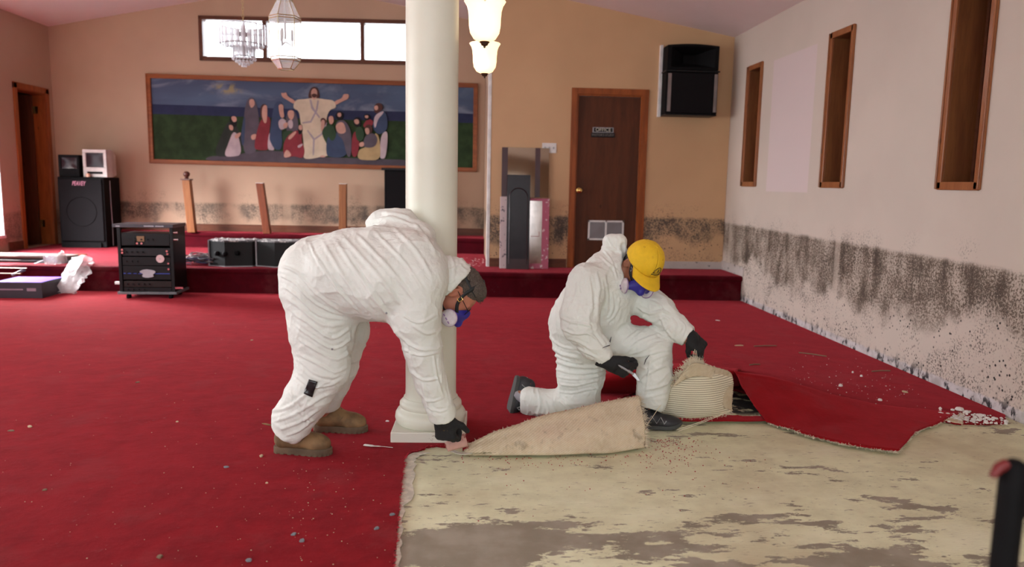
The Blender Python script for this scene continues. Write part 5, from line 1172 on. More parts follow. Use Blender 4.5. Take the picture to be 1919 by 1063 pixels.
# folds drawn where the cloth creases
def z8(*a): return [(480+a[i]/2.043, 360+a[i+1]/2.043) for i in range(0, len(a), 2)]
F1 = []
for pts, wd, am in (((205, 195, 240, 270, 300, 360, 370, 450), 3.2, .011), ((255, 190, 320, 300, 400, 420, 470, 490), 3.5, .010), ((300, 180, 380, 300, 460, 420, 520, 490), 4, .009), ((330, 170, 450, 300, 560, 440), 4, .008),
                    ((380, 160, 500, 280, 610, 420), 4, .009), ((450, 150, 560, 260, 650, 390), 4, .008), ((520, 130, 610, 220, 670, 320), 4, .008), ((600, 110, 650, 170, 690, 240), 3.5, .007),
                    ((230, 240, 320, 380, 400, 470), 2.6, .009), ((350, 240, 430, 350, 500, 450), 2.8, -.006), ((270, 170, 400, 150, 560, 170), 5, .006),
                    ((100, 285, 160, 310, 230, 390, 340, 470), 3, .010), ((95, 320, 150, 350, 230, 430, 345, 480), 3, .010), ((105, 360, 160, 400, 240, 470, 350, 490), 3, .010), ((120, 410, 180, 450, 260, 510, 360, 500), 3, .010),
                    ((135, 455, 200, 500, 290, 560, 365, 520), 3, .010), ((150, 510, 220, 560, 300, 600, 375, 550), 3, .009), ((160, 560, 240, 610, 310, 640, 370, 600), 3, .009), ((165, 620, 240, 660, 300, 690, 350, 670), 3, .010),
                    ((165, 650, 215, 700, 290, 720, 340, 700), 2.6, -.007), ((150, 700, 200, 740, 260, 745, 320, 720), 3, .008), ((60, 840, 130, 820, 210, 760, 290, 720), 3, .009), ((65, 880, 150, 850, 240, 790, 290, 770), 3, .009),
                    ((90, 910, 170, 880, 240, 830), 2.6, .009), ((130, 760, 160, 830, 200, 900), 2.6, .007), ((200, 780, 180, 850, 220, 880), 2.4, .006), ((110, 935, 170, 910, 220, 870), 2.4, .007),
                    ((520, 510, 560, 560, 620, 600, 695, 600), 3, .010), ((560, 600, 620, 625, 700, 615), 2.8, .011), ((590, 680, 640, 720, 700, 712), 3, .010), ((575, 560, 600, 640, 620, 700), 3, .007), ((640, 730, 650, 790, 690, 860), 2.8, .008),
                    ((620, 760, 660, 800, 715, 790), 2.6, .008), ((600, 510, 650, 540, 690, 530), 3, .008), ((560, 470, 620, 500, 690, 470), 3, .008), ((650, 820, 700, 840, 735, 830), 2.2, .007), ((680, 620, 690, 700, 715, 780), 2.5, .007),
                    ((440, 110, 520, 95, 620, 130), 3, .007), ((470, 75, 540, 80, 600, 100), 3, .007), ((385, 510, 375, 560, 365, 620), 3, .008), ((395, 560, 415, 590, 400, 640), 3, .008)):
    F1.append((z8(*pts), wd, am))
V, Q = sc.mesh(); V = relax(V, Q, 2); V = folds(V, Q, F1, .72)
suit1 = mesh_obj('coverall', V, Q, M_suit, man)
# the body inside: one skin from feet to head
HF, HU, HR = frameR((.50, -.13, -.86), (.86, .02, .50)); hc = PY(861, 545, 3.44)
sc = Sculpt(lo, (.30, 4.05, 1.32), .0066); build_suit(sc, G1, .8, .74)
cuts1(sc); cutA(sc); sc.cone(PY(800, 505, 3.42), hc-HU*.04-HF*.02, .062, .058, .03)
W1 = PY(831, 779, 3.35); D1 = nrm((.12, .05, -1)); N1 = nrm((.35, .92, .10)); S1 = nrm((.93, -.35, .1))
S1 = nrm(S1-(S1@D1)*D1); N1 = nrm(np.cross(D1, S1)); N1 = N1 if N1[1] > 0 else -N1
CU1 = [(1.0, 1.2, .6), (1.05, 1.25, .6), (1.1, 1.25, .6), (1.15, 1.2, .6)]
sc.cone(PY(822, 765, 3.34), W1, .034, .030, .01); hand(sc, W1, D1, N1, S1, CU1, r=.0070, g=1.2)
W1b = PY(662, 566, 3.76); D1b = nrm((.2, 0, -1)); S1b = nrm((1, 0, .2)); hand(sc, W1b, D1b, nrm((0, -1, 0)), S1b, [(.3, .3, .2)]*4, r=.0070, g=1.07)
FT1 = PZ(518, 853); H1 = -.13; FT1b = PZ(592, 812); H1b = -.02
for p, h_, top in ((FT1, H1, PY(545, 800, 3.385)), (FT1b, H1b, PY(609, 765, 3.755))):
    a = np.array(p)+[.062, 0, .075]; b = a+.11*np.array([math.cos(h_), math.sin(h_), -.12]); sc.cone(a, b, .030, .028, .02); sc.cone(a, top, .032, .045, .02)
P1h = head(sc, hc, HF, HU)
V, Q = sc.mesh(); V = relax(V, Q, 1, .4); mesh_obj('body', V, Q, M_skin, man)
# hood pulled over the back of the head
sc = Sculpt(hc-.26, hc+.26, .006)
sc.ell(PY(848, 524, 3.44), (HF, HU, HR), (.118, .10, .112), .03); sc.ell(PY(826, 520, 3.42), (HF, HU, HR), (.105, .075, .105), .04); sc.cone(PY(808, 505, 3.42), PY(822, 540, 3.42), .085, .075, .03)
op = PY(854, 533, 3.44); on = nrm(ray(900, 570)-ray(856, 533)+CF*0) ; on = nrm(nrm(PY(900, 575, 3.44)-PY(858, 532, 3.44)))
sc.ell(P1h(.0, .0), (HF, HU, HR), (.112, .115, .096), .01, 'sub'); sc.cut(op, on, .3, .004)
V, Q = sc.mesh(); V = relax(V, Q, 2)
hf = [([(826, 480), (834, 520), (826, 560)], 3, .009), ([(842, 475), (852, 500), (846, 530)], 3, .008), ([(820, 500), (845, 505), (872, 490)], 2.6, .008), ([(822, 535), (842, 530), (858, 520)], 2.4, .008), ([(862, 478), (870, 492), (880, 500)], 2.5, .007)]
V = folds(V, Q, hf, .8); mesh_obj('hood', V, Q, M_suit, man)
# hair
sc = Sculpt(hc-.16, hc+.17, .004)
sc.ell(P1h(-.016, .028), (HF, HU, HR), (.099, .090, .081), .01); sc.ell(P1h(.030, .070), (HF, HU, HR), (.062, .045, .07), .02)
sc.ell(P1h(.105, -.045), (HF, HU, HR), (.075, .10, .12), .012, 'sub'); sc.cut(P1h(0, -.022), -HU, .3, .01)
for s in (-1, 1): sc.ell(P1h(.055, -.010, s*.085), (HF, HU, HR), (.045, .040, .04), .008, 'sub'); sc.ell(P1h(-.004, -.018, s*.088), (HF, HU, HR), (.030, .042, .034), .004, 'sub')
V, Q = sc.mesh(); V = relax(V, Q, 1); Nn = vnormals(V, Q); V = V+Nn*(.003*np.abs(vnoise(V*np.array([60, 110, 60])))+.002*vnoise(V*150))[:, None]
mesh_obj('hair', V, Q, M_hair, man)
mb = MB(); rr = random.Random(4)
for k in range(170):
    a = rr.uniform(-.9, .9); f0 = rr.uniform(.045, .088); b = on_skull(P1h, hc, f0, rr.uniform(.05, .10), a*.07, 1.07); d = nrm(HF*rr.uniform(.5, 1.1)+HU*rr.uniform(-.1, .7)+HR*rr.uniform(-.5, .5)); mb.tube([b, b+d*.010, b+d*.022+np.array([0, 0, -.003])], [.0013, .001, .0004], 4)
obj('loose_hair', mb, M_hair, man, world=True)
# respirator, straps, glasses
rs = respirator(man, P1h, HF, HU, HR, hc)
nf = lambda p: nrm(np.array(p)-P1h(-.012, .0))
for s in (1, -1):
    pts = spline([P1h(.088, -.060, s*.045), P1h(.050, -.035, s*.074), P1h(.030, .004, s*.083), P1h(.024, .050, s*.080), P1h(.022, .092, s*.055), P1h(.020, .122, 0)], 24); ribbon_loop('head_strap', pts, .016, .002, nf, M_strap, rs)
    pts = spline([P1h(.080, -.085, s*.045), P1h(.030, -.098, s*.066), P1h(-.03, -.075, s*.070), P1h(-.085, -.05, s*.040), P1h(-.098, -.04, 0)], 20); ribbon_loop('neck_strap', pts, .014, .002, nf, M_strap, rs)
pts = [on_skull(P1h, hc, .094*math.cos(a), .062, .080*math.sin(a), 1.10) for a in np.linspace(0, 2*math.pi, 40)]; ribbon_loop('crown_strap', pts, .022, .002, nf, M_strap, rs)
mb = MB(); bk = P1h(.036, -.012, .085); q = [bk+HF*.008+HU*.010, bk+HF*.008-HU*.010, bk-HF*.008-HU*.010, bk-HF*.008+HU*.010]; q.append(q[0]); mb.tube(q, .0016, 6); obj('strap_buckle', mb, M_brass, rs, world=True)
mb = MB()
for s in (-1, 1):
    e = P1h(.104, -.014, s*.033); ring = [e+(HR*math.cos(a)*.027+(HU*.96-HF*.2)*math.sin(a)*.019) for a in np.linspace(0, 2*math.pi, 29)]; mb.tube(ring, .0018, 6, caps=False)
    mb.tube([P1h(.103, -.008, s*.060), P1h(.08, -.006, s*.078), P1h(.0, -.002, s*.084)], .0018, 6)
mb.tube([P1h(.106, -.010, -.006), P1h(.108, -.008, 0), P1h(.106, -.010, .006)], .0016, 6); gl = obj('glasses', mb, M_blackm, man, smooth=True, world=True)
for s in (-1, 1):
    e = P1h(.104, -.014, s*.033); mb = MB(); mb.add([e+(HR*math.cos(a)*.026+(HU*.96-HF*.2)*math.sin(a)*.018) for a in np.linspace(0, 2*math.pi, 24, endpoint=False)], [tuple(range(24))]); obj('lens', mb, M_clear, gl, world=True, solid=(.0012, 0))
    mb = MB(); mb.lathe([(.001, .0105), (.006, .009), (.0095, .004), (.0105, 0), (.009, -.005), (.001, -.010)], (0, 0, 0), 16); Mx = Matrix((( *HR, 0), (*HU, 0), (*HF, 0), (0, 0, 0, 1))).to_3x3().transposed()
    cc_ = P1h(.0805, -.011, s*.031); mb.v = [tuple(Mx @ Vector(v)+Vector(cc_)) for v in mb.v]; obj('eye', mb, M_white, man, smooth=True)  if False else None
# gloves with fingers
def glove(parent, W, D, N, S, curl, marks, cuffL=.065, thumb=(.5, .7, .35), spread=.10, r=.0108, g=1.08):
    c_ = W+D*.05; sc = Sculpt(c_-.17, c_+.17, .0036); tips = hand(sc, W, D, N, S, curl, thumb, r=r, spread=spread, g=g); sc.cone(W-D*cuffL, W+D*.012, .037*g, .032*g, .012); sc.cut(W-D*(cuffL-.005), -D, .09, .002)
    V, Q = sc.mesh(); V = relax(V, Q, 2, .4); Nn = vnormals(V, Q); V = V+Nn*(.0010*vnoise(V*120)+.0012*(1-np.abs(vnoise(V*55))))[:, None]
    g = mesh_obj('glove', V, Q, M_glove, parent)
    if marks:
        mb = MB(); p = W+D*.004+S*.029; mb.tube([p-N*.012, p+N*.010], .004, 6, flat=.5); obj('wrist_tab', mb, plain('grey_print', (.45, .42, .33), .6), g, world=True)
        mb = MB()
        for dd in (.055, .066): p = W+D*dd-N*.017+S*.010; mb.tube([p-S*.014, p+S*.010], .0032, 6, flat=.6)
        for dd in (-.004, .004): p = W+D*dd-S*.002-N*.0; mb.tube([W+D*(dd)+S*.031-N*.008, W+D*(dd)+S*.029+N*.012], .0026, 6, flat=.6)
        obj('yellow_print', mb, plain('yellow_print', (.62, .36, .02), .6), g, world=True)
    return g, tips
glove(man, W1, D1, N1, S1, CU1, True, g=1.22)
glove(man, W1b, D1b, nrm((0, -1, 0)), S1b, [(.3, .3, .2)]*4, False)
shoe_r = shoe(man, shoeM((FT1[0]+.055, FT1[1], .013), H1), 'boot', .285, 1)
shoe_l = shoe(man, shoeM((FT1b[0]+.055, FT1b[1], .013), H1b), 'boot', .285, -1)
for o_ in (shoe_r, shoe_l): o_.name = 'boot_upper'
# black tape patch on the shin, zip pull, snap, loose strap behind the heel
def raydrop(px, py):      # where the sight line meets the suit (vertex search)
    qx, qy = project(Vs1); m = (np.hypot(qx-px, qy-py) < 4); idx = np.nonzero(m)[0]; z = (Vs1[idx]-CC)@CF; i = idx[np.argmin(z)]; return Vs1[i], Ns1[i]
Vs1 = np.array([tuple(v.co) for v in suit1.data.vertices])+np.array(man.location); Ns1 = np.array([tuple(v.normal) for v in suit1.data.vertices])
rows = []
for j in range(9):
    row = []
    for i in range(7):
        u, v_ = i/6, j/8; x = (579+u*16)*(1-v_)+(569+u*16)*v_; y = (711+u*5)*(1-v_)+(738+u*7)*v_; p, n = raydrop(x, y); row.append(PY(x, y, float(p[1]))-nrm(ray(x, y))*.005)
    rows.append(row)
R_ = np.array(rows)
for _ in range(5): R_[1:-1, 1:-1] = (R_[:-2, 1:-1]+R_[2:, 1:-1]+R_[1:-1, :-2]+R_[1:-1, 2:])/4
mb = MB(); mb.grid([[tuple(p) for p in row] for row in R_]); obj('knee_tape', mb, plain('black_tape', (.012, .011, .012), .3), man, smooth='all', world=True, solid=(.002, 1))
mb = MB(); mb.tube([PY(508, 797, 3.40), PY(498, 795, 3.40), PY(491, 794, 3.39)], [.007, .009, .003], 8, flat=.35); obj('pull_loop', mb, M_boot, man, smooth=True, world=True)
for x, y in ((725, 589), (624, 657)):
    p, n = raydrop(x, y); mb = MB(); mb.tube([p-n*.001, p+n*.0035], .0045, 10); obj('snap', mb, M_grey, man, world=True)
# ================================================================== PERSON 2, kneeling
man2 = thing('person', 'kneeling person in white coverall, yellow cap and respirator, cutting the carpet with a knife', 'person', (.62, 3.95, .013))
T2 = [((1083, 615, 4.06, 50), (1092, 640, 4.04, 50), .05), ((1092, 612, 3.93, 52), (1095, 640, 3.93, 48), .05),
 ((1090, 605, 4.00, 58), (1112, 570, 3.97, 56), .05), ((1112, 572, 3.97, 58), (1136, 540, 3.93, 56), .05), ((1150, 565, 3.93, 40), (1125, 610, 3.97, 44), .04), ((1150, 590, 3.95, 28), (1140, 625, 3.97, 32), .04),
 ((1104, 532, 3.80, 36), (1140, 520, 3.88, 36), .04), ((1140, 520, 3.88, 38), (1190, 552, 3.98, 34), .04), ((1128, 505, 3.90, 28), (1150, 500, 3.88, 26), .03)]
ARM2 = [((1100, 532, 3.79, 37), (1086, 590, 3.74, 35), .03), ((1086, 590, 3.74, 35), (1086, 610, 3.72, 33), .03), ((1088, 610, 3.72, 34), (1112, 648, 3.70, 26), .02), ((1112, 648, 3.70, 26), (1138, 678, 3.68, 17), .015)]
ARM2b = [((1192, 552, 3.98, 34), (1238, 583, 3.88, 28), .03), ((1236, 580, 3.88, 28), (1262, 612, 3.84, 25), .02), ((1262, 612, 3.84, 25), (1293, 633, 3.80, 21), .015)]
LEG2 = [((1092, 640, 4.00, 52), (1088, 700, 3.99, 43), .05), ((1088, 700, 3.99, 43), (1086, 750, 3.98, 37), .03), ((1086, 752, 3.98, 34), (1040, 762, 4.02, 28), .03), ((1040, 762, 4.02, 28), (992, 752, 4.06, 26), .02)]
LEG2b = [((1115, 640, 3.98, 44), (1168, 643, 3.93, 34), .05), ((1168, 643, 3.93, 35), (1222, 650, 3.87, 36), .03), ((1225, 652, 3.86, 35), (1225, 705, 3.845, 32), .02), ((1225, 705, 3.845, 32), (1220, 752, 3.84, 28), .015)]
G2 = T2+ARM2+ARM2b+LEG2+LEG2b
lo2, hi2 = (.12, 3.42, -.02), (1.36, 4.36, 1.26)
HOOD2 = [((1145, 455, 3.93, 15), (1146, 478, 3.93, 20), .02), ((1145, 453, 3.93, 15), (1160, 451, 3.91, 13), .02), ((1162, 452, 3.91, 12), (1163, 478, 3.88, 11), .015), ((1136, 490, 3.92, 20), (1152, 498, 3.89, 20), .03), ((1156, 490, 3.86, 12), (1170, 522, 3.84, 11), .02), ((1150, 470, 3.97, 22), (1160, 490, 3.97, 22), .02)]
sc = Sculpt(lo2, hi2, .0048); build_suit(sc, G2+HOOD2)
def cuts2(sc): sc.cut(PY(1136, 676, 3.68), nrm(PY(1140, 680, 3.675)-PY(1110, 645, 3.70)), .09, .004); sc.cut(PY(1291, 632, 3.80), nrm(PY(1292, 632, 3.80)-PY(1262, 612, 3.84)), .09, .004); sc.cut(PY(1220, 762, 3.84), (-.25, 0, -1), .13, .004); sc.cut(PY(978, 751, 4.07), nrm(PY(982, 751, 4.07)-PY(1030, 758, 4.03)), .13, .004)
cuts2(sc)
HF2, HU2, HR2 = frameR((.12, -.75, -.65), (.40, -.55, .73)); hc2 = PY(1204, 495, 3.80)
sc.ell(hc2, (HF2, HU2, HR2), (.115, .13, .100), .008, 'sub')
sc.cone(PY(1170, 462, 3.86), PY(1176, 492, 3.84), .020, .026, .01, 'sub')
def z1(*a): return [(920+a[i]/2.53, 420+a[i+1]/2.53) for i in range(0, len(a), 2)]
def z7(*a): return [(1000+a[i]/3.223, 470+a[i+1]/3.223) for i in range(0, len(a), 2)]
F2 = []
for pts, wd, am in (((90, 500, 150, 570, 260, 600), 2.6, .010), ((85, 550, 160, 620, 280, 650), 2.6, .010), ((95, 610, 180, 660, 300, 690), 2.6, .010), ((110, 660, 220, 700, 340, 710, 420, 700), 2.6, .011), ((125, 710, 220, 740, 340, 740, 430, 720), 2.5, .010),
                    ((140, 760, 230, 775, 340, 770, 420, 750), 2.5, .010), ((150, 800, 240, 815, 330, 800, 400, 780), 2.5, .009), ((155, 850, 230, 860, 330, 840, 395, 830), 2.4, .008), ((160, 900, 200, 950, 250, 1000), 2.4, .009), ((170, 880, 230, 940, 300, 980), 2.4, .007),
                    ((20, 830, 40, 920, 20, 1000), 2.5, .008), ((60, 900, 90, 960, 80, 1020), 2.5, .008), ((110, 900, 130, 960, 140, 1010), 2.4, .008),
                    ((540, 640, 620, 560, 700, 520, 760, 500), 2.5, .008), ((530, 650, 640, 610, 740, 560, 820, 550), 2.5, .009), ((540, 655, 650, 640, 760, 610, 830, 600), 2.4, .008), ((530, 560, 580, 520, 640, 470), 2.4, .006), ((680, 690, 740, 650, 820, 620), 2.4, .009), ((640, 790, 700, 740, 800, 690), 2.4, .008),
                    ((660, 840, 740, 830, 820, 800), 2.4, .008), ((650, 890, 720, 880, 810, 850), 2.4, .007), ((700, 660, 690, 760, 670, 880), 2.4, .007),
                    ((160, 400, 220, 430, 330, 450, 345, 470), 2.8, .011), ((170, 470, 240, 500, 330, 500, 400, 550), 2.6, .011), ((200, 530, 280, 550, 350, 600), 2.5, .010), ((230, 580, 310, 610, 390, 650), 2.4, .009), ((260, 180, 250, 280, 190, 370), 3, .008), ((330, 150, 350, 260, 350, 380), 3, .010),
                    ((380, 130, 400, 230, 380, 330, 390, 440), 3, .009), ((430, 150, 450, 260, 440, 380), 2.8, .008), ((470, 250, 480, 340, 450, 420), 2.8, .007), ((520, 280, 500, 380, 440, 440), 2.6, .008), ((150, 300, 110, 380, 90, 460), 3, .007), ((410, 500, 450, 560, 430, 600), 2.4, .008), ((350, 460, 400, 550, 460, 600), 2.6, -.008),
                    ((620, 340, 700, 380, 780, 360, 820, 390), 2.6, .010), ((650, 390, 720, 430, 790, 400, 830, 430), 2.6, .010), ((700, 300, 760, 330, 800, 380), 2.6, .008), ((690, 450, 770, 480, 830, 450), 2.4, .009), ((740, 490, 790, 520, 830, 500), 2.4, .008)):
    F2.append((z7(*pts), wd, am))
for pts, wd, am in (((850, 440, 880, 480, 870, 540), 2.2, .009), ((890, 450, 920, 490, 900, 550), 2.2, .008), ((800, 440, 830, 500, 860, 540), 2.2, .008), ((550, 60, 570, 100, 600, 130), 2, .006), ((600, 60, 600, 110, 620, 140), 2, .006), ((520, 150, 560, 190, 600, 220), 2.2, .008), ((530, 120, 570, 170, 600, 260), 2.2, .008)):
    F2.append((z1(*pts), wd, am))
V, Q = sc.mesh(); V = relax(V, Q, 2); V = folds(V, Q, F2, .9); suit2 = mesh_obj('coverall', V, Q, M_suit, man2)
# body
sc = Sculpt(lo2, (1.45, 4.36, 1.26), .0066); build_suit(sc, G2, .8, .74); cuts2(sc); sc.cone(PY(1145, 512, 3.90), hc2-HU2*.055-HF2*.01, .060, .056, .03)
W2 = PY(1141, 680, 3.675); D2 = nrm(PY(1172, 694, 3.655)-PY(1140, 680, 3.675)); S2 = nrm((.35, -.35, .75)); S2 = nrm(S2-(S2@D2)*D2); N2 = np.cross(D2, S2); N2 = N2 if N2[1] < 0 else N2
N2 = nrm(np.cross(S2, D2)); N2 = N2 if N2[1] > 0 else -N2
CU2 = [(.7, 1.1, .6), (.9, 1.2, .7), (1.0, 1.2, .7), (1.05, 1.2, .7)]
sc.cone(PY(1120, 660, 3.69), W2, .030, .027, .01); hand(sc, W2, D2, N2, S2, CU2, g=1.07, r=.0070, thumb=(.85, .35, .30))
W3 = PY(1291, 629, 3.795); D3 = nrm(PY(1312, 652, 3.78)-PY(1293, 634, 3.795)); S3 = nrm((-.5, -.5, -.45)); S3 = nrm(S3-(S3@D3)*D3); N3 = nrm(np.cross(D3, S3)); N3 = N3 if N3[2] < 0 else -N3
CU3 = [(.75, .7, .35), (.95, .95, .5), (1.1, 1.2, .6), (1.2, 1.2, .6)]
sc.cone(PY(1280, 625, 3.81), W3, .029, .027, .01); hand(sc, W3, D3, N3, S3, CU3, g=1.07, r=.0070, thumb=(.6, .45, .75))
FT2 = PZ(1184, 803); H2 = -.12
a = np.array(FT2)+[0.06, 0, .065]; sc.cone(a, a+.11*np.array([math.cos(H2), math.sin(H2), -.2]), .024, .022, .02); sc.cone(a, PY(1216, 742, 3.84), .024, .030, .02)
a = PY(975, 738, 4.08); sc.cone(PY(1000, 752, 4.06), a, .035, .024, .02); sc.cone(a, PY(970, 764, 4.10), .020, .018, .02)
P2h = head(sc, hc2, HF2, HU2); V, Q = sc.mesh(); V = relax(V, Q, 1, .4); mesh_obj('body', V, Q, M_skin2, man2)
# hair under the cap
sc = Sculpt(hc2-.16, hc2+.16, .004); sc.ell(P2h(-.018, .012), (HF2, HU2, HR2), (.098, .092, .081), .01); sc.ell(P2h(-.03, -.04), (HF2, HU2, HR2), (.068, .045, .068), .02)
sc.ell(P2h(.115, -.045), (HF2, HU2, HR2), (.105, .11, .12), .01, 'sub')
for s in (-1, 1): sc.ell(P2h(.03, -.045, s*.085), (HF2, HU2, HR2), (.055, .05, .04), .006, 'sub')
sc.cut(P2h(0, -.075), -HU2, .2, .01); V, Q = sc.mesh(); V = relax(V, Q, 1); Nn = vnormals(V, Q); V = V+Nn*(.003*np.abs(vnoise(V*90)))[:, None]; mesh_obj('hair', V, Q, M_hairb, man2)
rs2 = respirator(man2, P2h, HF2, HU2, HR2, hc2); nf2 = lambda p: nrm(np.array(p)-P2h(-.012, .0))
for s in (1, -1):
    pts = spline([P2h(.085, -.062, s*.045), P2h(.055, -.035, s*.072), P2h(.035, .0, s*.080), P2h(.010, .045, s*.082), P2h(-.02, .09, s*.05)], 20); ribbon_loop('head_strap', pts, .015, .002, nf2, M_strap, rs2)
    pts = spline([P2h(.078, -.085, s*.045), P2h(.020, -.098, s*.064), P2h(-.045, -.06, s*.072), P2h(-.092, -.03, s*.040), P2h(-.106, -.02, 0)], 20); ribbon_loop('neck_strap', pts, .014, .002, nf2, M_strap, rs2)
mb = MB(); bk = P2h(.048, -.012, .080); q = [bk+HF2*.008+HU2*.008, bk+HF2*.008-HU2*.008, bk-HF2*.008-HU2*.008, bk-HF2*.008+HU2*.008]; q.append(q[0]); mb.tube(q, .0014, 6); obj('strap_buckle', mb, M_grey, rs2, world=True)
# yellow cap
cap = thing('cap', 'bright yellow baseball cap with a small dark round emblem, worn by the kneeling person', 'cap', tuple(hc2))
Cc = lambda f, u, r=0: P2h(f, u, r)
def capsurf(th, ph):      # th around from the front, ph from rim 0 to crown pi/2
    seam = 1-.012*abs(math.cos(3*th))**18*math.cos(ph)**.3-.012*math.exp(-((ph-.09)/.03)**2)
    rf, rr_ = .112, .098; f = math.cos(th); r_ = math.sin(th); q = math.cos(ph)**.85
    h = .118*math.sin(ph)**.95; sq = 1+.05*max(0, f)*math.sin(2*ph)
    wob = 1+.012*math.sin(3*th+2*ph)*math.sin(2*ph)
    return Cc(-.008+rf*f*q*seam*sq*wob+.006*math.sin(ph), .012+h*seam, rr_*r_*q*seam*wob)
rows = []
for j in range(25):
    ph = (math.pi/2-.02)*j/24; rows.append([tuple(capsurf(2*math.pi*i/72, ph)) for i in range(73)])
mb = MB(); mb.grid(rows); crown = obj('crown', mb, M_cap, cap, smooth='all', world=True, solid=(.0025, -1))
mb = MB(); tp = capsurf(0, math.pi/2-.02); mb.tube([Cc(-.002, .128), Cc(-.002, .134)], [.0085, .006], 14); obj('button', mb, M_cap, cap, smooth=True, world=True)
mb = MB()
for k in range(6):
    a = k*math.pi/3+math.pi/6; p = capsurf(a, .95); n_ = nrm(p-Cc(0, .02)); u1 = nrm(np.cross(n_, HU2)); u2 = np.cross(n_, u1); mb.tube([p+n_*.0005+(u1*math.cos(b)+u2*math.sin(b))*.0042 for b in np.linspace(0, 2*math.pi, 13)], .0011, 5, caps=False)
obj('eyelets', mb, plain('dark_yellow_stitching', (.62, .34, .01), .7), cap, smooth=True, world=True)
rows = []
for j in range(9):      # brim
    v_ = j/8; row = []
    for i in range(25):
        a = -1.05+2.10*i/24; base = capsurf(a, 0.02); ext = .084*v_*(max(0, math.cos(a*1.25))**.36); f = .006*0
        d_ = nrm(HF2*1.0-HU2*.20); row.append(tuple(base+d_*ext+HU2*(-.010*(abs(a)/1.05)**2*v_*2.2)+HR2*(0)))
    rows.append(row)
mb = MB(); mb.grid(rows); obj('brim', mb, M_cap, cap, smooth='all', world=True, solid=(.005, 0))
def onc(x, y):      # emblem drawn on the front panel, x along the wearer's left, y up
    p = capsurf(-.24-x/.10*1.0, .34+y/.11); n_ = nrm(p-Cc(0, .01)); return p+n_*.0022
def capline(pts, r): mb_.tube([onc(*p) for p in pts], r, 6, flat=.8)
mb_ = MB(); capline([(-.025*math.cos(a), -.002+.030*math.sin(a)) for a in np.linspace(0, math.pi, 22)], .0020); capline([(-.018*math.cos(a), .0+.021*math.sin(a)) for a in np.linspace(0, math.pi, 18)], .0006)
capline([(-.003, .003), (-.001, .010), (.002, .017)], .0026); capline([(.003, .004), (.0015, .011)], .0018); capline([(-.003, .002), (-.006, -.0)], .0012)
capline([(-.027, -.006), (.027, -.006)], .0030)
for k in range(9): capline([(-.030+k*.0068, -.0150), (-.030+k*.0068+.004, -.0150)], .0028)
obj('emblem', mb_, M_ink, cap, smooth=True, world=True)
g2, tips2 = glove(man2, W2, D2, N2, S2, CU2, False, thumb=(.85, .35, .30)); g3, tips3 = glove(man2, W3, D3, N3, S3, CU3, False, thumb=(.6, .45, .75))
shoe(man2, shoeM((FT2[0]+.052, FT2[1], .004), H2), 'shoe', .295, 1)
sk = plain('black_sock', (.018, .016, .018), .9); mb = MB(); a = np.array(FT2)+[.050, 0, 0]; mb.tube([a+[0, 0, .07], a+[.0, 0, .12], PY(1214, 742, 3.84)], [.037, .038, .045], 20); obj('sock', mb, sk, man2, smooth=True, world=True)
mb = MB(); mb.tube([PY(966, 738, 4.09), PY(980, 744, 4.075), PY(1000, 750, 4.06)], [.030, .036, .042], 20); obj('sock', mb, plain('grey_sock', (.35, .33, .36), .9), man2, smooth=True, world=True)
ts = PY(977, 773, 4.10)
Ms = Matrix.Translation(Vector(PY(984, 712, 4.10))) @ Matrix(((.30, 0, .954, 0), (0, 1, 0, 0), (-.954, 0, .30, 0), (0, 0, 0, 1))).to_4x4()
Ms = Matrix.Translation(Vector(PY(962, 722, 4.10))) @ Matrix.Rotation(.15, 4, 'Z') @ Matrix.Rotation(math.radians(102), 4, 'Y')
shoe(man2, Ms, 'shoe', .245, 1)
# tear on the knee and dark smudge at the waist
Vs1 = np.array([tuple(v.co) for v in suit2.data.vertices])+np.array(man2.location); Ns1 = np.array([tuple(v.normal) for v in suit2.data.vertices])
for pl, nm in (([(1214, 668), (1208, 677), (1204, 683)], 'knee_tear'), ([(1148, 634), (1141, 644), (1132, 650)], 'pocket_slit')):
    P_ = [raydrop(*q) for q in pl]; mb = MB(); mb.tube([p+n*.0005 for p, n in P_], [.0015, .0055, .002], 8, flat=.4); obj(nm, mb, plain('grey_smudge', (.13, .12, .13), .8), man2, smooth=True, world=True)
# utility knife in the right hand
kn0, kn1 = PY(1166, 688, 3.645), PY(1187, 701, 3.630); kn2 = PY(1197, 712, 3.622)
kf = thing('utility_knife', 'grey utility knife with a short silver blade, held in the kneeling person\'s near hand', 'knife', tuple(kn0))
mb = MB(); mb.tube([kn0-(kn1-kn0)*.9, kn0, kn1], [.010, .012, .009], 10, flat=.6); obj('handle', mb, M_grey, kf, smooth=True, world=True)
dk = nrm(kn2-kn1); sd = nrm(np.cross(dk, CF)); mb = MB(); mb.add([kn1+sd*.009, kn1-sd*.009, kn2-sd*.007, kn2+sd*.002+dk*.006], [(0, 1, 2, 3)]); obj('blade', mb, plain('worn_steel', (.42, .42, .43), .45, .8), kf, world=True, solid=(.0012, 0))
mb = MB(); mb.tube([kn0+(kn1-kn0)*.55, kn1+dk*.002], [.0105, .0075], 10, flat=.8); obj('nose_cap', mb, plain('worn_steel', (.42, .42, .43), .4, .8), kf, smooth=True, world=True)

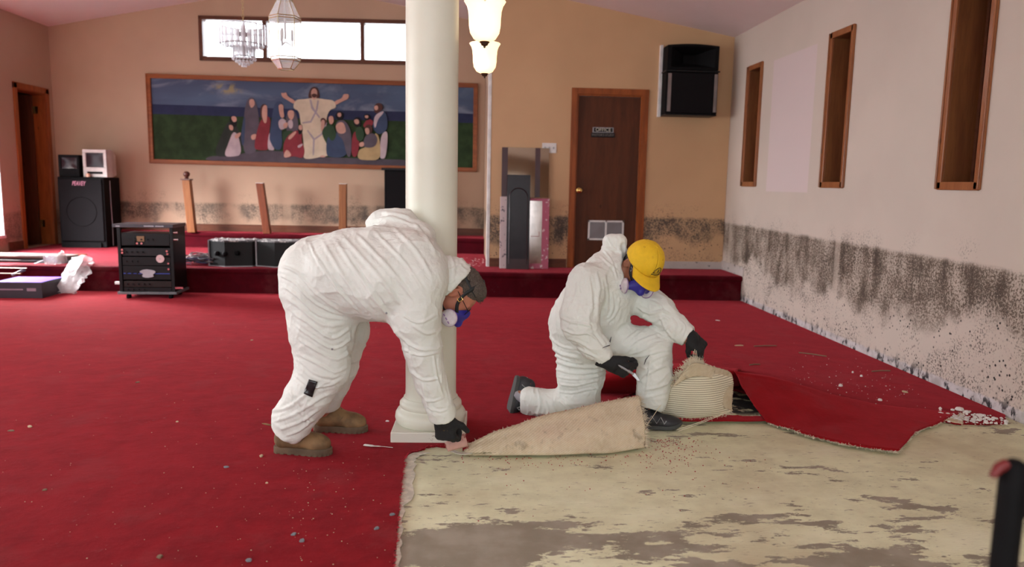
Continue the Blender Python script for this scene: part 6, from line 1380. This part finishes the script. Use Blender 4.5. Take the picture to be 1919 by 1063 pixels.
# ================================================================== cut and folded carpet
t = NT('woven_backing'); v = t.co(); wv_ = t.wave(t.co((1, 1, 1), (0, .5, .1)), 42, 1.6, 3, 'Z'); wx_ = t.wave(v, 60, .8, 2, 'X')
c = t.mix(t.ramp(t.noise(v, 5, 6, .65), .35, .7), (.70, .58, .40), (.56, .455, .30)); c = t.mix(t.ramp(t.noise(v, 2.1, 3), .5, .75, 0, .6), c, (.60, .42, .34))
c = t.mix(t.mth('MULTIPLY', t.ramp(t.noise(v, 11, 5, .65), .58, .68), .6), c, (.22, .17, .11)); c = t.mix(t.ramp(t.noise(v, 34, 3, .7), .35, .7, 0, .45), c, (.80, .72, .56)); c = t.mix(t.mth('MULTIPLY', wv_, .22), c, (.30, .235, .15))
M_back_c = t.fin(c, .95, t.bump(t.mth('ADD', wv_, t.mth('MULTIPLY', wx_, .6)), .4, .003), spec=.15)
t = NT('net_backing'); v = t.co(); a_ = t.wave(v, 24, .8, 2, 'Z'); b_ = t.wave(v, 60, .6, 1, 'X')
M_net = t.fin(t.mix(t.ramp(a_, .35, .65), (.52, .46, .34), (.90, .83, .66)), .9, t.bump(t.mth('ADD', a_, b_), .35, .003), spec=.15)
M_fib = plain('jute_fibre', (.76, .68, .52), .9); M_fibr = plain('red_fibre', (.38, .02, .035), .95)
def sheet(name, rows, nu, mats, label, cat, thick=.009, jit=.0, seed=1, parent=None, flip=False):
    """rows: list of control polylines (each a list of 3D points); lofted both ways"""
    R_ = [spline(r, nu) for r in rows]; cols = [spline([R_[j][i] for j in range(len(R_))], 5*len(rows)) for i in range(nu)]; rr = np.random.default_rng(seed)
    G = np.array(cols); n_ = np.stack([vnoise(G.reshape(-1, 3)*7+seed*9+k*31) for k in range(3)], 1).reshape(G.shape)*.008; n_[:, :, 2] *= .8; G = G+n_; G[:, :, 2] = np.maximum(G[:, :, 2], .016)
    if jit: G[:, -1] += rr.normal(0, jit, G[:, -1].shape); G[-1] += rr.normal(0, jit*.7, G[-1].shape); G[0] += rr.normal(0, jit*.7, G[0].shape)
    mb = MB(); mb.grid([[tuple(p) for p in row] for row in (G[::-1] if not flip else G)]); mb.keep = True
    o = obj(name, mb, mats, parent, smooth='all', solid=(thick, 1, 1, 0)); 
    if label: tag(o, label, cat)
    return o, G
def fringe(name, pts, n, L, dirs, mat, parent, seed=3, r=.0009, spreadv=.5):
    r = r*1.35
    rr = np.random.default_rng(seed); mb = MB(); P = [np.array(p) for p in pts]
    for k in range(n):
        t_ = rr.random()*(len(P)-1); i = int(t_); b = P[i]*(1-(t_-i))+P[min(i+1, len(P)-1)]*(t_-i)+rr.normal(0, .003, 3)
        d = nrm(np.array(dirs)+rr.normal(0, spreadv, 3)); l = L*(.4+rr.random()); q = b+d*l*.5+rr.normal(0, l*.08, 3); e = b+d*l+rr.normal(0, l*.12, 3); e[2] = max(e[2], .004)
        mb.tube([b, q, e], [r, r*.9, r*.4], 3)
    return obj(name, mb, mat, parent)
def Pz(x, y, z): p = PZ(x, y, z); return p
# flap 1: long strip rolled over in the middle, pale backing towards us
xs_b = [(866, 848), (930, 850), (1000, 850), (1080, 848), (1150, 843), (1206, 836)]
xs_t = [(876, 838), (935, 812), (1005, 787), (1090, 768), (1150, 755), (1196, 747)]
hb = [.016, .018, .020, .02, .02, .022]
bot = [Pz(x, y, z) for (x, y), z in zip(xs_b, hb)]
top = []; 
for (x, y), b, dy in zip(xs_t, bot, (.03, .07, .12, .16, .17, .16)): top.append(PY(x, y, b[1]+dy))
under = [b+np.array([0.0, .10+.05*i/5, -.004]) for i, b in enumerate(bot)]
mid = []
for b, tpt, (x, y), (x2, y2) in zip(bot, top, xs_b, xs_t):
    m_ = (b+tpt)/2; m_[1] -= .20*(tpt[2]-b[2])+.01; mid.append(m_)
low = [b*.80+m_*.20+np.array([0, -.012, -.002]) for b, m_ in zip(bot, mid)]
curl = [tpt+np.array([.004, .045+.02*i/5, -.012-.012*i/5]) for i, tpt in enumerate(top)]
fl1, G1_ = sheet('carpet_strip', [under, bot, low, mid, [m_*.45+tpt*.55 for m_, tpt in zip(mid, top)], top, curl], 90, [M_back_c, M_carpet2], 'long strip of carpet folded over to show its tan backing, between the two men', 'carpet strip', .010, .003, 2)
edge = [G1_[i, -6] for i in range(90)]
fringe('red_fringe', edge, 420, .012, (0, .1, .9), M_fibr, fl1, 5, .0012, .6); fringe('tan_fringe', edge, 260, .016, (-.1, -.2, .9), M_fib, fl1, 6, .0007, .6)
fringe('end_fringe', [G1_[-1, j] for j in range(8, 34)], 330, .026, (.8, -.5, -.1), M_fib, fl1, 7, .0007, .45)
# small roll under the glove at the column corner
pa, pb = PY(836, 840, 3.43), PY(868, 829, 3.45); ax_ = nrm(pb-pa); s1_ = nrm(np.cross(ax_, (0, 0, 1))); s2_ = np.cross(s1_, ax_); rows = []
for k in range(26):
    th = -.6+k/25*7.4; rad = .030-.0011*k; rows.append([tuple(pa+(pb-pa)*u*1.15+(s1_*math.cos(th)+s2_*math.sin(th))*rad*(.8+.3*u)+np.array([0, 0, .006])) for u in np.linspace(0, 1, 8)])
mb = MB(); mb.grid(rows); t = NT('pink_backing'); M_pb = t.fin(t.mix(t.noise(t.co(), 60), (.60, .36, .30), (.50, .26, .22)), .9)
o = tag(obj('carpet_roll', mb, [M_pb, M_carpet2], smooth='all', solid=(.006, 1, 1, 0)), 'small pinkish curl of carpet gripped in the bending person\'s glove', 'carpet scrap'); mbk = o
fringe('fringe', [pb+(s1_*math.cos(a)+s2_*math.sin(a))*.03 for a in np.linspace(0, 6, 12)], 90, .02, (.8, .2, .5), M_fibr, o, 9)
rows = [[PZ(838, 846, .010), PZ(860, 856, .008), PZ(885, 854, .008), PZ(925, 842, .010)], [PZ(838, 842, .018), PZ(862, 850, .016), PZ(888, 847, .016), PZ(925, 838, .014)]]
sheet('carpet_curl', rows, 20, [M_backing, M_carpet2], 'thin curled lip of backing on the floor under the pinkish carpet curl', 'carpet scrap', .004, .001, 8)
# flap 2: the piece held up by the kneeling person, net backing towards us
g_ = PY(1303, 672, 3.74)
rows = [[PY(1240, 776, 3.92), PY(1290, 781, 3.88), PY(1340, 777, 3.88), PY(1370, 771, 3.93)],
        [PY(1242, 758, 3.88), PY(1290, 764, 3.84), PY(1335, 762, 3.84), PY(1370, 757, 3.93)],
        [PY(1252, 730, 3.83), PY(1295, 735, 3.80), PY(1340, 735, 3.83), PY(1372, 730, 3.93)],
        [PY(1270, 705, 3.79), PY(1298, 702, 3.77), PY(1338, 705, 3.80), PY(1372, 712, 3.90)],
        [PY(1290, 686, 3.74), PY(1304, 682, 3.75), PY(1335, 689, 3.83), PY(1366, 698, 3.92)],
        [PY(1299, 678, 3.76), PY(1308, 678, 3.79), PY(1336, 688, 3.90), PY(1362, 697, 3.98)]]
fl2, G2_ = sheet('carpet_flap', rows, 40, [M_net, M_carpet2], 'torn flap of carpet with net-like backing, lifted by the kneeling person\'s far hand', 'carpet strip', .008, .003, 4)
mb = MB(); rws = [[PY(1288, 686, 3.735), PY(1306, 679, 3.73), PY(1338, 688, 3.79), PY(1369, 699, 3.88), PY(1373, 730, 3.90), PY(1371, 770, 3.91)], [PY(1258, 728, 3.77), PY(1292, 708, 3.75), PY(1325, 706, 3.77), PY(1345, 718, 3.82), PY(1352, 740, 3.86), PY(1358, 766, 3.88)]]
o, Gx = sheet('backing_fold', rws, 40, [M_back_c, M_back_c], None, None, .005, .002, 6, None); o.parent = fl2
lf = [G2_[0, j] for j in range(G2_.shape[1])]
fringe('fringe', lf, 620, .036, (-.8, -.35, .25), M_fib, fl2, 11, .0012, .5); fringe('fringe', lf, 160, .018, (-.8, -.2, .4), M_fibr, fl2, 12, .0012, .5); fringe('fringe', [G2_[i, 0] for i in range(40)], 260, .018, (0, -.4, -.5), M_fib, fl2, 13, .0007, .6)
fringe('pulled_fibres', [PY(1290, 684, 3.73), PY(1306, 680, 3.75), PY(1320, 684, 3.77)], 130, .030, nrm(PY(1303, 662, 3.74)-PY(1304, 684, 3.75)), M_fib, fl2, 14, .0008, .22)
mb = MB()
for a, b in (((1368, 771, 3.86), (1272, 808, 3.74)), ((1366, 770, 3.86), (1268, 806, 3.74)), ((1304, 683, 3.75), (1302, 655, 3.745)), ((1308, 684, 3.76), (1305, 657, 3.745)), ((1296, 690, 3.74), (1300, 658, 3.742)), ((1250, 740, 3.82), (1210, 800, 3.64))):
    p0, p1 = PY(*a), PY(*b); m_ = (p0+p1)/2+[0, 0, -.004]; p1[2] = max(p1[2], .006); mb.tube(spline([p0, m_, p1], 8), .0016, 5)
obj('jute_strand', mb, M_fib, fl2)
# flap 3: the big red sheet lying folded forward over the bare floor
rows = [[PZ(1440, 791, .02), PZ(1500, 812, .02), PZ(1580, 833, .02), PZ(1680, 849, .02)],
        [PY(1418, 768, 3.97), PY(1492, 788, 3.86), PY(1590, 812, 3.74), PY(1716, 828, 3.70)],
        [PY(1396, 735, 4.12), PY(1480, 752, 4.05), PY(1600, 785, 3.92), PY(1755, 813, 3.84)],
        [PY(1380, 705, 4.26), PY(1465, 722, 4.22), PY(1600, 762, 4.12), PY(1785, 800, 3.97)],
        [PY(1376, 697, 4.36), PY(1460, 714, 4.32), PY(1600, 752, 4.22), PY(1800, 797, 4.02)],
        [PZ(1376, 700, .016), PZ(1460, 716, .016), PZ(1600, 751, .016), PZ(1800, 795, .016)]]
fl3, G3_ = sheet('carpet_sheet', rows, 60, [M_carpet2, M_back_c], 'large red carpet sheet pulled forward over the bare floor, right of the kneeling person', 'carpet strip', .009, .002, 9)
fringe('frayed_edge', [G3_[i, 0] for i in range(60)], 500, .009, (0, -.8, -.2), M_fib, fl3, 15, .0009, .4); fringe('frayed_edge', [G3_[-1, j] for j in range(G3_.shape[1])], 300, .010, (.9, -.4, 0), M_fib, fl3, 16, .0009, .4)
# red rumpled ridge behind the kneeling person
rows = [[PZ(1120, 735, .016), PZ(1200, 736, .016), PZ(1280, 733, .016), PZ(1385, 722, .016)], [PY(1120, 722, 4.40), PY(1200, 716, 4.36), PY(1280, 712, 4.36), PY(1385, 706, 4.38)],
        [PY(1122, 706, 4.44), PY(1200, 692, 4.40), PY(1280, 690, 4.40), PY(1382, 696, 4.42)], [PZ(1125, 704, .016), PZ(1200, 686, .018), PZ(1285, 684, .018), PZ(1388, 694, .016)]]
sheet('carpet_ridge', rows, 40, [M_carpet2, M_back_c], 'raised red fold of carpet on the floor right behind the kneeling person', 'carpet strip', .008, .001, 12)
# red strip left at the edge of the bare floor beside the shoe
rows = [[PZ(1250, 788, .018), PZ(1300, 791, .018), PZ(1370, 790, .018), PZ(1445, 790, .018)], [PZ(1250, 776, .018), PZ(1300, 779, .020), PZ(1370, 780, .020), PZ(1440, 782, .018)]]
fl4, G4_ = sheet('carpet_offcut', rows, 30, [M_carpet2, M_back_c], 'narrow red offcut of carpet lying between the shoe and the large red sheet', 'carpet strip', .007, .002, 13)
fringe('fringe', [G4_[i, -1] for i in range(30)], 260, .012, (0, .6, .5), M_fib, fl4, 17, .0009, .6)
# ------------------------------------------------------------------ small things on the floor
def chip(px, py, label, cat, name, mat, sx, sy, h=.004, z0=.014, rot=0., seed=0):
    rr = random.Random(seed); p = PZ(px, py, z0); n = 11; pts = [(sx*(1+rr.uniform(-.25, .25))*math.cos(2*math.pi*k/n), sy*(1+rr.uniform(-.25, .25))*math.sin(2*math.pi*k/n)) for k in range(n)]
    mb = MB(); mb.prism(pts, 0, h*.6); mb.prism([(x*.8, y*.8) for x, y in pts], h*.6, h); o = obj(name, mb, mat, smooth=False); o.location = tuple(p); o.rotation_euler = (0, 0, rot)
    return tag(o, label, cat)
M_stone = plain('grey_pebble', (.20, .22, .24), .6); M_leaf = plain('dry_leaf', (.22, .15, .09), .8); M_pale = plain('pale_chip', (.55, .42, .27), .8); M_plas2 = plain('white_plaster', (.74, .70, .66), .9)
cs = [(424, 876, 'small grey disc on the carpet below and left of the near boot', M_stone, .011, .008), (551, 1002, 'small grey disc on the carpet, upper one of the close pair near the bottom', M_stone, .011, .008), (566, 1014, 'small grey disc on the carpet, lower one of the close pair near the bottom', M_stone, .012, .009),
      (299, 1044, 'brownish flat disc on the carpet at the bottom, left of the grey ones', M_leaf, .012, .009), (466, 1051, 'grey disc on the carpet closest to the bottom edge of the picture', M_stone, .012, .009), (735, 965, 'small grey disc on the carpet beside the cut edge, upper one', M_stone, .010, .008), (706, 991, 'small grey disc on the carpet near the cut edge, lower one', M_stone, .011, .008),
      (490, 855, 'pale pointed chip on the carpet just left of the near boot heel', M_pale, .017, .008), (56, 800, 'tan curled leaf on the carpet at the far left, the longer of two', M_pale, .020, .010), (21, 808, 'dark leaf scrap on the carpet at the far left edge', M_leaf, .016, .008), (258, 717, 'small brown scrap on the open carpet left of the bending person', M_leaf, .012, .008),
      (500, 906, 'tiny pale chip on the carpet below the near boot', M_pale, .006, .005), (332, 791, 'tiny pale scrap on the carpet, middle left', M_pale, .008, .006), (726, 790, 'tiny white paper scrap on the carpet left of the column base', M_white, .010, .007), (84, 919, 'dark brown crumb on the carpet, lower left', M_leaf, .010, .006),
      (472, 638, 'tiny tan chip on the carpet behind the bending person\'s legs', M_pale, .010, .008), (550, 640, 'small grey metal nut on the carpet touching the outline of the bending person\'s thigh', M_stone, .012, .012),
      (1345, 601, 'curved white scrap on the carpet in front of the stage, right half', M_white, .022, .007), (1386, 648, 'crumpled tan scrap on the carpet right of the raised black glove', M_pale, .040, .014), (1575, 724, 'white plaster lump on the carpet, largest of those left of the wall', M_plas2, .018, .013), (1696, 735, 'brownish plaster lump on the carpet near the wall', M_pale, .024, .015),
      (1649, 751, 'small white lump at the edge of the pulled red sheet', M_plas2, .013, .009), (1614, 706, 'tiny white crumb on the carpet, right one of two above the red sheet', M_plas2, .007, .006), (1598, 699, 'tiny white crumb on the carpet, left one of two above the red sheet', M_plas2, .007, .006), (1080, 650, 'tiny dark crumb on the carpet', M_leaf, .01, .007)]
for i, (x, y, lab, m, a, b) in enumerate(cs[:-1]): chip(x, y, lab, 'scrap' if m not in (M_stone,) else 'pebble', 'floor_scrap' if m is not M_stone else 'pebble', m, a, b, .012 if m in (M_plas2,) else .005, .0135, i*.7, i)
mb = MB(); p = [PZ(683, 834, .018), PZ(700, 836, .022), PZ(716, 837, .017), PZ(736, 839, .016)]; mb.tube(spline(p, 12), [.010]*4+[.006]*3+[.0025]*5, 8, flat=.4); tag(obj('plastic_strip', mb, M_plas2, smooth=True), 'thin whitish plastic strip on the carpet pointing at the column base', 'strip')
for i, (x0, y0, x1, y1, lab) in enumerate(((1413, 649, 1455, 648, 'thin dark stick on the carpet right of the tan scrap'), (1497, 661, 1549, 668, 'longest thin brown stick on the carpet near the wall'), (1405, 684, 1424, 683, 'short dark twig on the carpet above the red sheet'), (1634, 696, 1668, 695, 'dark stick lying on the carpet closest to the wall'))):
    mb = MB(); a, b = PZ(x0, y0, .018), PZ(x1, y1, .018); mb.tube([a, (a+b)/2+[0, 0, .003], b], .0055, 6, flat=.7); tag(obj('stick', mb, M_leaf), lab, 'stick')
mb = MB(); rr = random.Random(8)
for k in range(170):
    x = rr.gauss(1815, 34); y = 778+(x-1770)*.13+rr.gauss(0, 5); x = min(max(x, 1762), 1885); s_ = .004+.010*rr.random()**2; p = PZ(x, min(y, 796), .014); mb.lathe([(.001, 0), (s_, s_*.2), (s_*.9, s_*.8), (.001, s_*1.1)], tuple(p), 6)
for x, y, s_ in ((1798, 770, .026), (1812, 774, .018), (1838, 780, .016), (1850, 785, .014), (1866, 786, .013)): mb.lathe([(.001, 0), (s_, s_*.2), (s_*.8, s_*.7), (.001, s_*.9)], tuple(PZ(x, y, .014)), 7)
tag(obj('plaster_rubble', mb, M_plas2), 'heap of crumbled white plaster on the carpet edge at the foot of the right wall', 'rubble', kind='stuff')
mb = MB()
for k in range(120):
    x = rr.uniform(1480, 1740); y = 700+(x-1480)*.12+rr.gauss(0, 22); s_ = .0015+.004*rr.random()**3; p = PZ(x, max(y, 640), .014)
    if p[0] < 3.0: mb.lathe([(.001, 0), (s_, s_*.3), (.001, s_)], tuple(p), 5)
tag(obj('plaster_dust', mb, M_plas2), 'scattered tiny plaster grains on the carpet along the right wall', 'plaster dust', kind='stuff')
mb = MB()      # red tufts cut from the pile, on the bare floor
for k in range(330):
    u = rr.random()
    if u < .55: x, y = rr.gauss(1250, 45), 822+abs(rr.gauss(0, 26))
    elif u < .8: x, y = rr.uniform(860, 1300), 855+abs(rr.gauss(0, 12))
    else: x, y = rr.uniform(860, 1450), 850+abs(rr.gauss(0, 50))
    p = PZ(x, min(y, 1050), .004); s_ = .0018+.0022*rr.random(); mb.lathe([(.001, 0), (s_, s_*.5), (.001, s_*1.2)], tuple(p), 5)
tag(obj('carpet_tufts', mb, M_fibr), 'red carpet tufts scattered over the bare yellowish floor', 'carpet tufts', kind='stuff')
mb = MB()
for k in range(240):
    x, y = rr.uniform(0, 750), rr.uniform(600, 1063)
    if rr.random() < .3: x, y = rr.gauss(600, 60), rr.gauss(930, 50)
    if x > 735 or y < 575: continue
    s_ = .001+.0022*rr.random()**2; mb.lathe([(.001, 0), (s_, s_*.4), (.001, s_)], tuple(PZ(x, y, .013)), 5)
tag(obj('carpet_crumbs', mb, M_pale), 'tiny pale crumbs scattered over the red carpet on the left', 'crumbs', kind='stuff')
mb = MB(); fr_ = []
for i in range(0, len(E2)-1):
    a, b = E2[i], E2[i+1]
    for k in range(7):
        u = rr.random(); x = a[0]*(1-u)+b[0]*u; y = a[1]*(1-u)+b[1]*u; dx, dy = b[1]-a[1], -(b[0]-a[0]); l = math.hypot(dx, dy)+1e-6; q = .004+.010*rr.random()
        mb.tube([(x, y, .011), (x+dx/l*q+rr.gauss(0, .003), y+dy/l*q+rr.gauss(0, .003), .009+rr.random()*.008)], [.0016, .0006], 3)
tag(obj('carpet_fringe', mb, M_fibr), 'frayed red pile along the cut edge of the carpet', 'carpet fringe', kind='stuff')

mb = MB(); q = (XR+.09, 4.50, zw0+.019)
P = [[(q[0]+.07*u-.02+.012*math.sin(v_*9+u*4), q[1]-.02+.13*v_, q[2]+.002+.085*(1-v_)**1.3*(1-u*.5)+.008*math.sin(u*11+v_*7)) for u in np.linspace(0, 1, 9)] for v_ in np.linspace(0, 1, 10)]
mb.grid(P); t = NT('striped_cloth'); v = t.co(); s_ = t.wave(v, 9, 1.5, 2, 'Z'); M_str = t.fin(t.mix(t.ramp(s_, .4, .55), (.55, .55, .58), (.16, .14, .20)), .9)
tag(obj('cloth', mb, M_str, smooth='all', solid=(.004, 1)), 'small crumpled striped cloth lying in the bottom of the nearest visible wall recess', 'cloth')
mb = MB(); rr = random.Random(21)
for k in range(60):
    x = rr.uniform(-.10, .25); p = (x, 9.0+rr.uniform(-.05, .9), .2955); s_ = .004+.010*rr.random()**2; mb.lathe([(.001, 0), (s_, s_*.2), (.001, s_*.6)], p, 5)
tag(obj('plaster_flakes', mb, M_plas2), 'white plaster flakes on the stage beside the white wall corner', 'plaster flakes', kind='stuff')
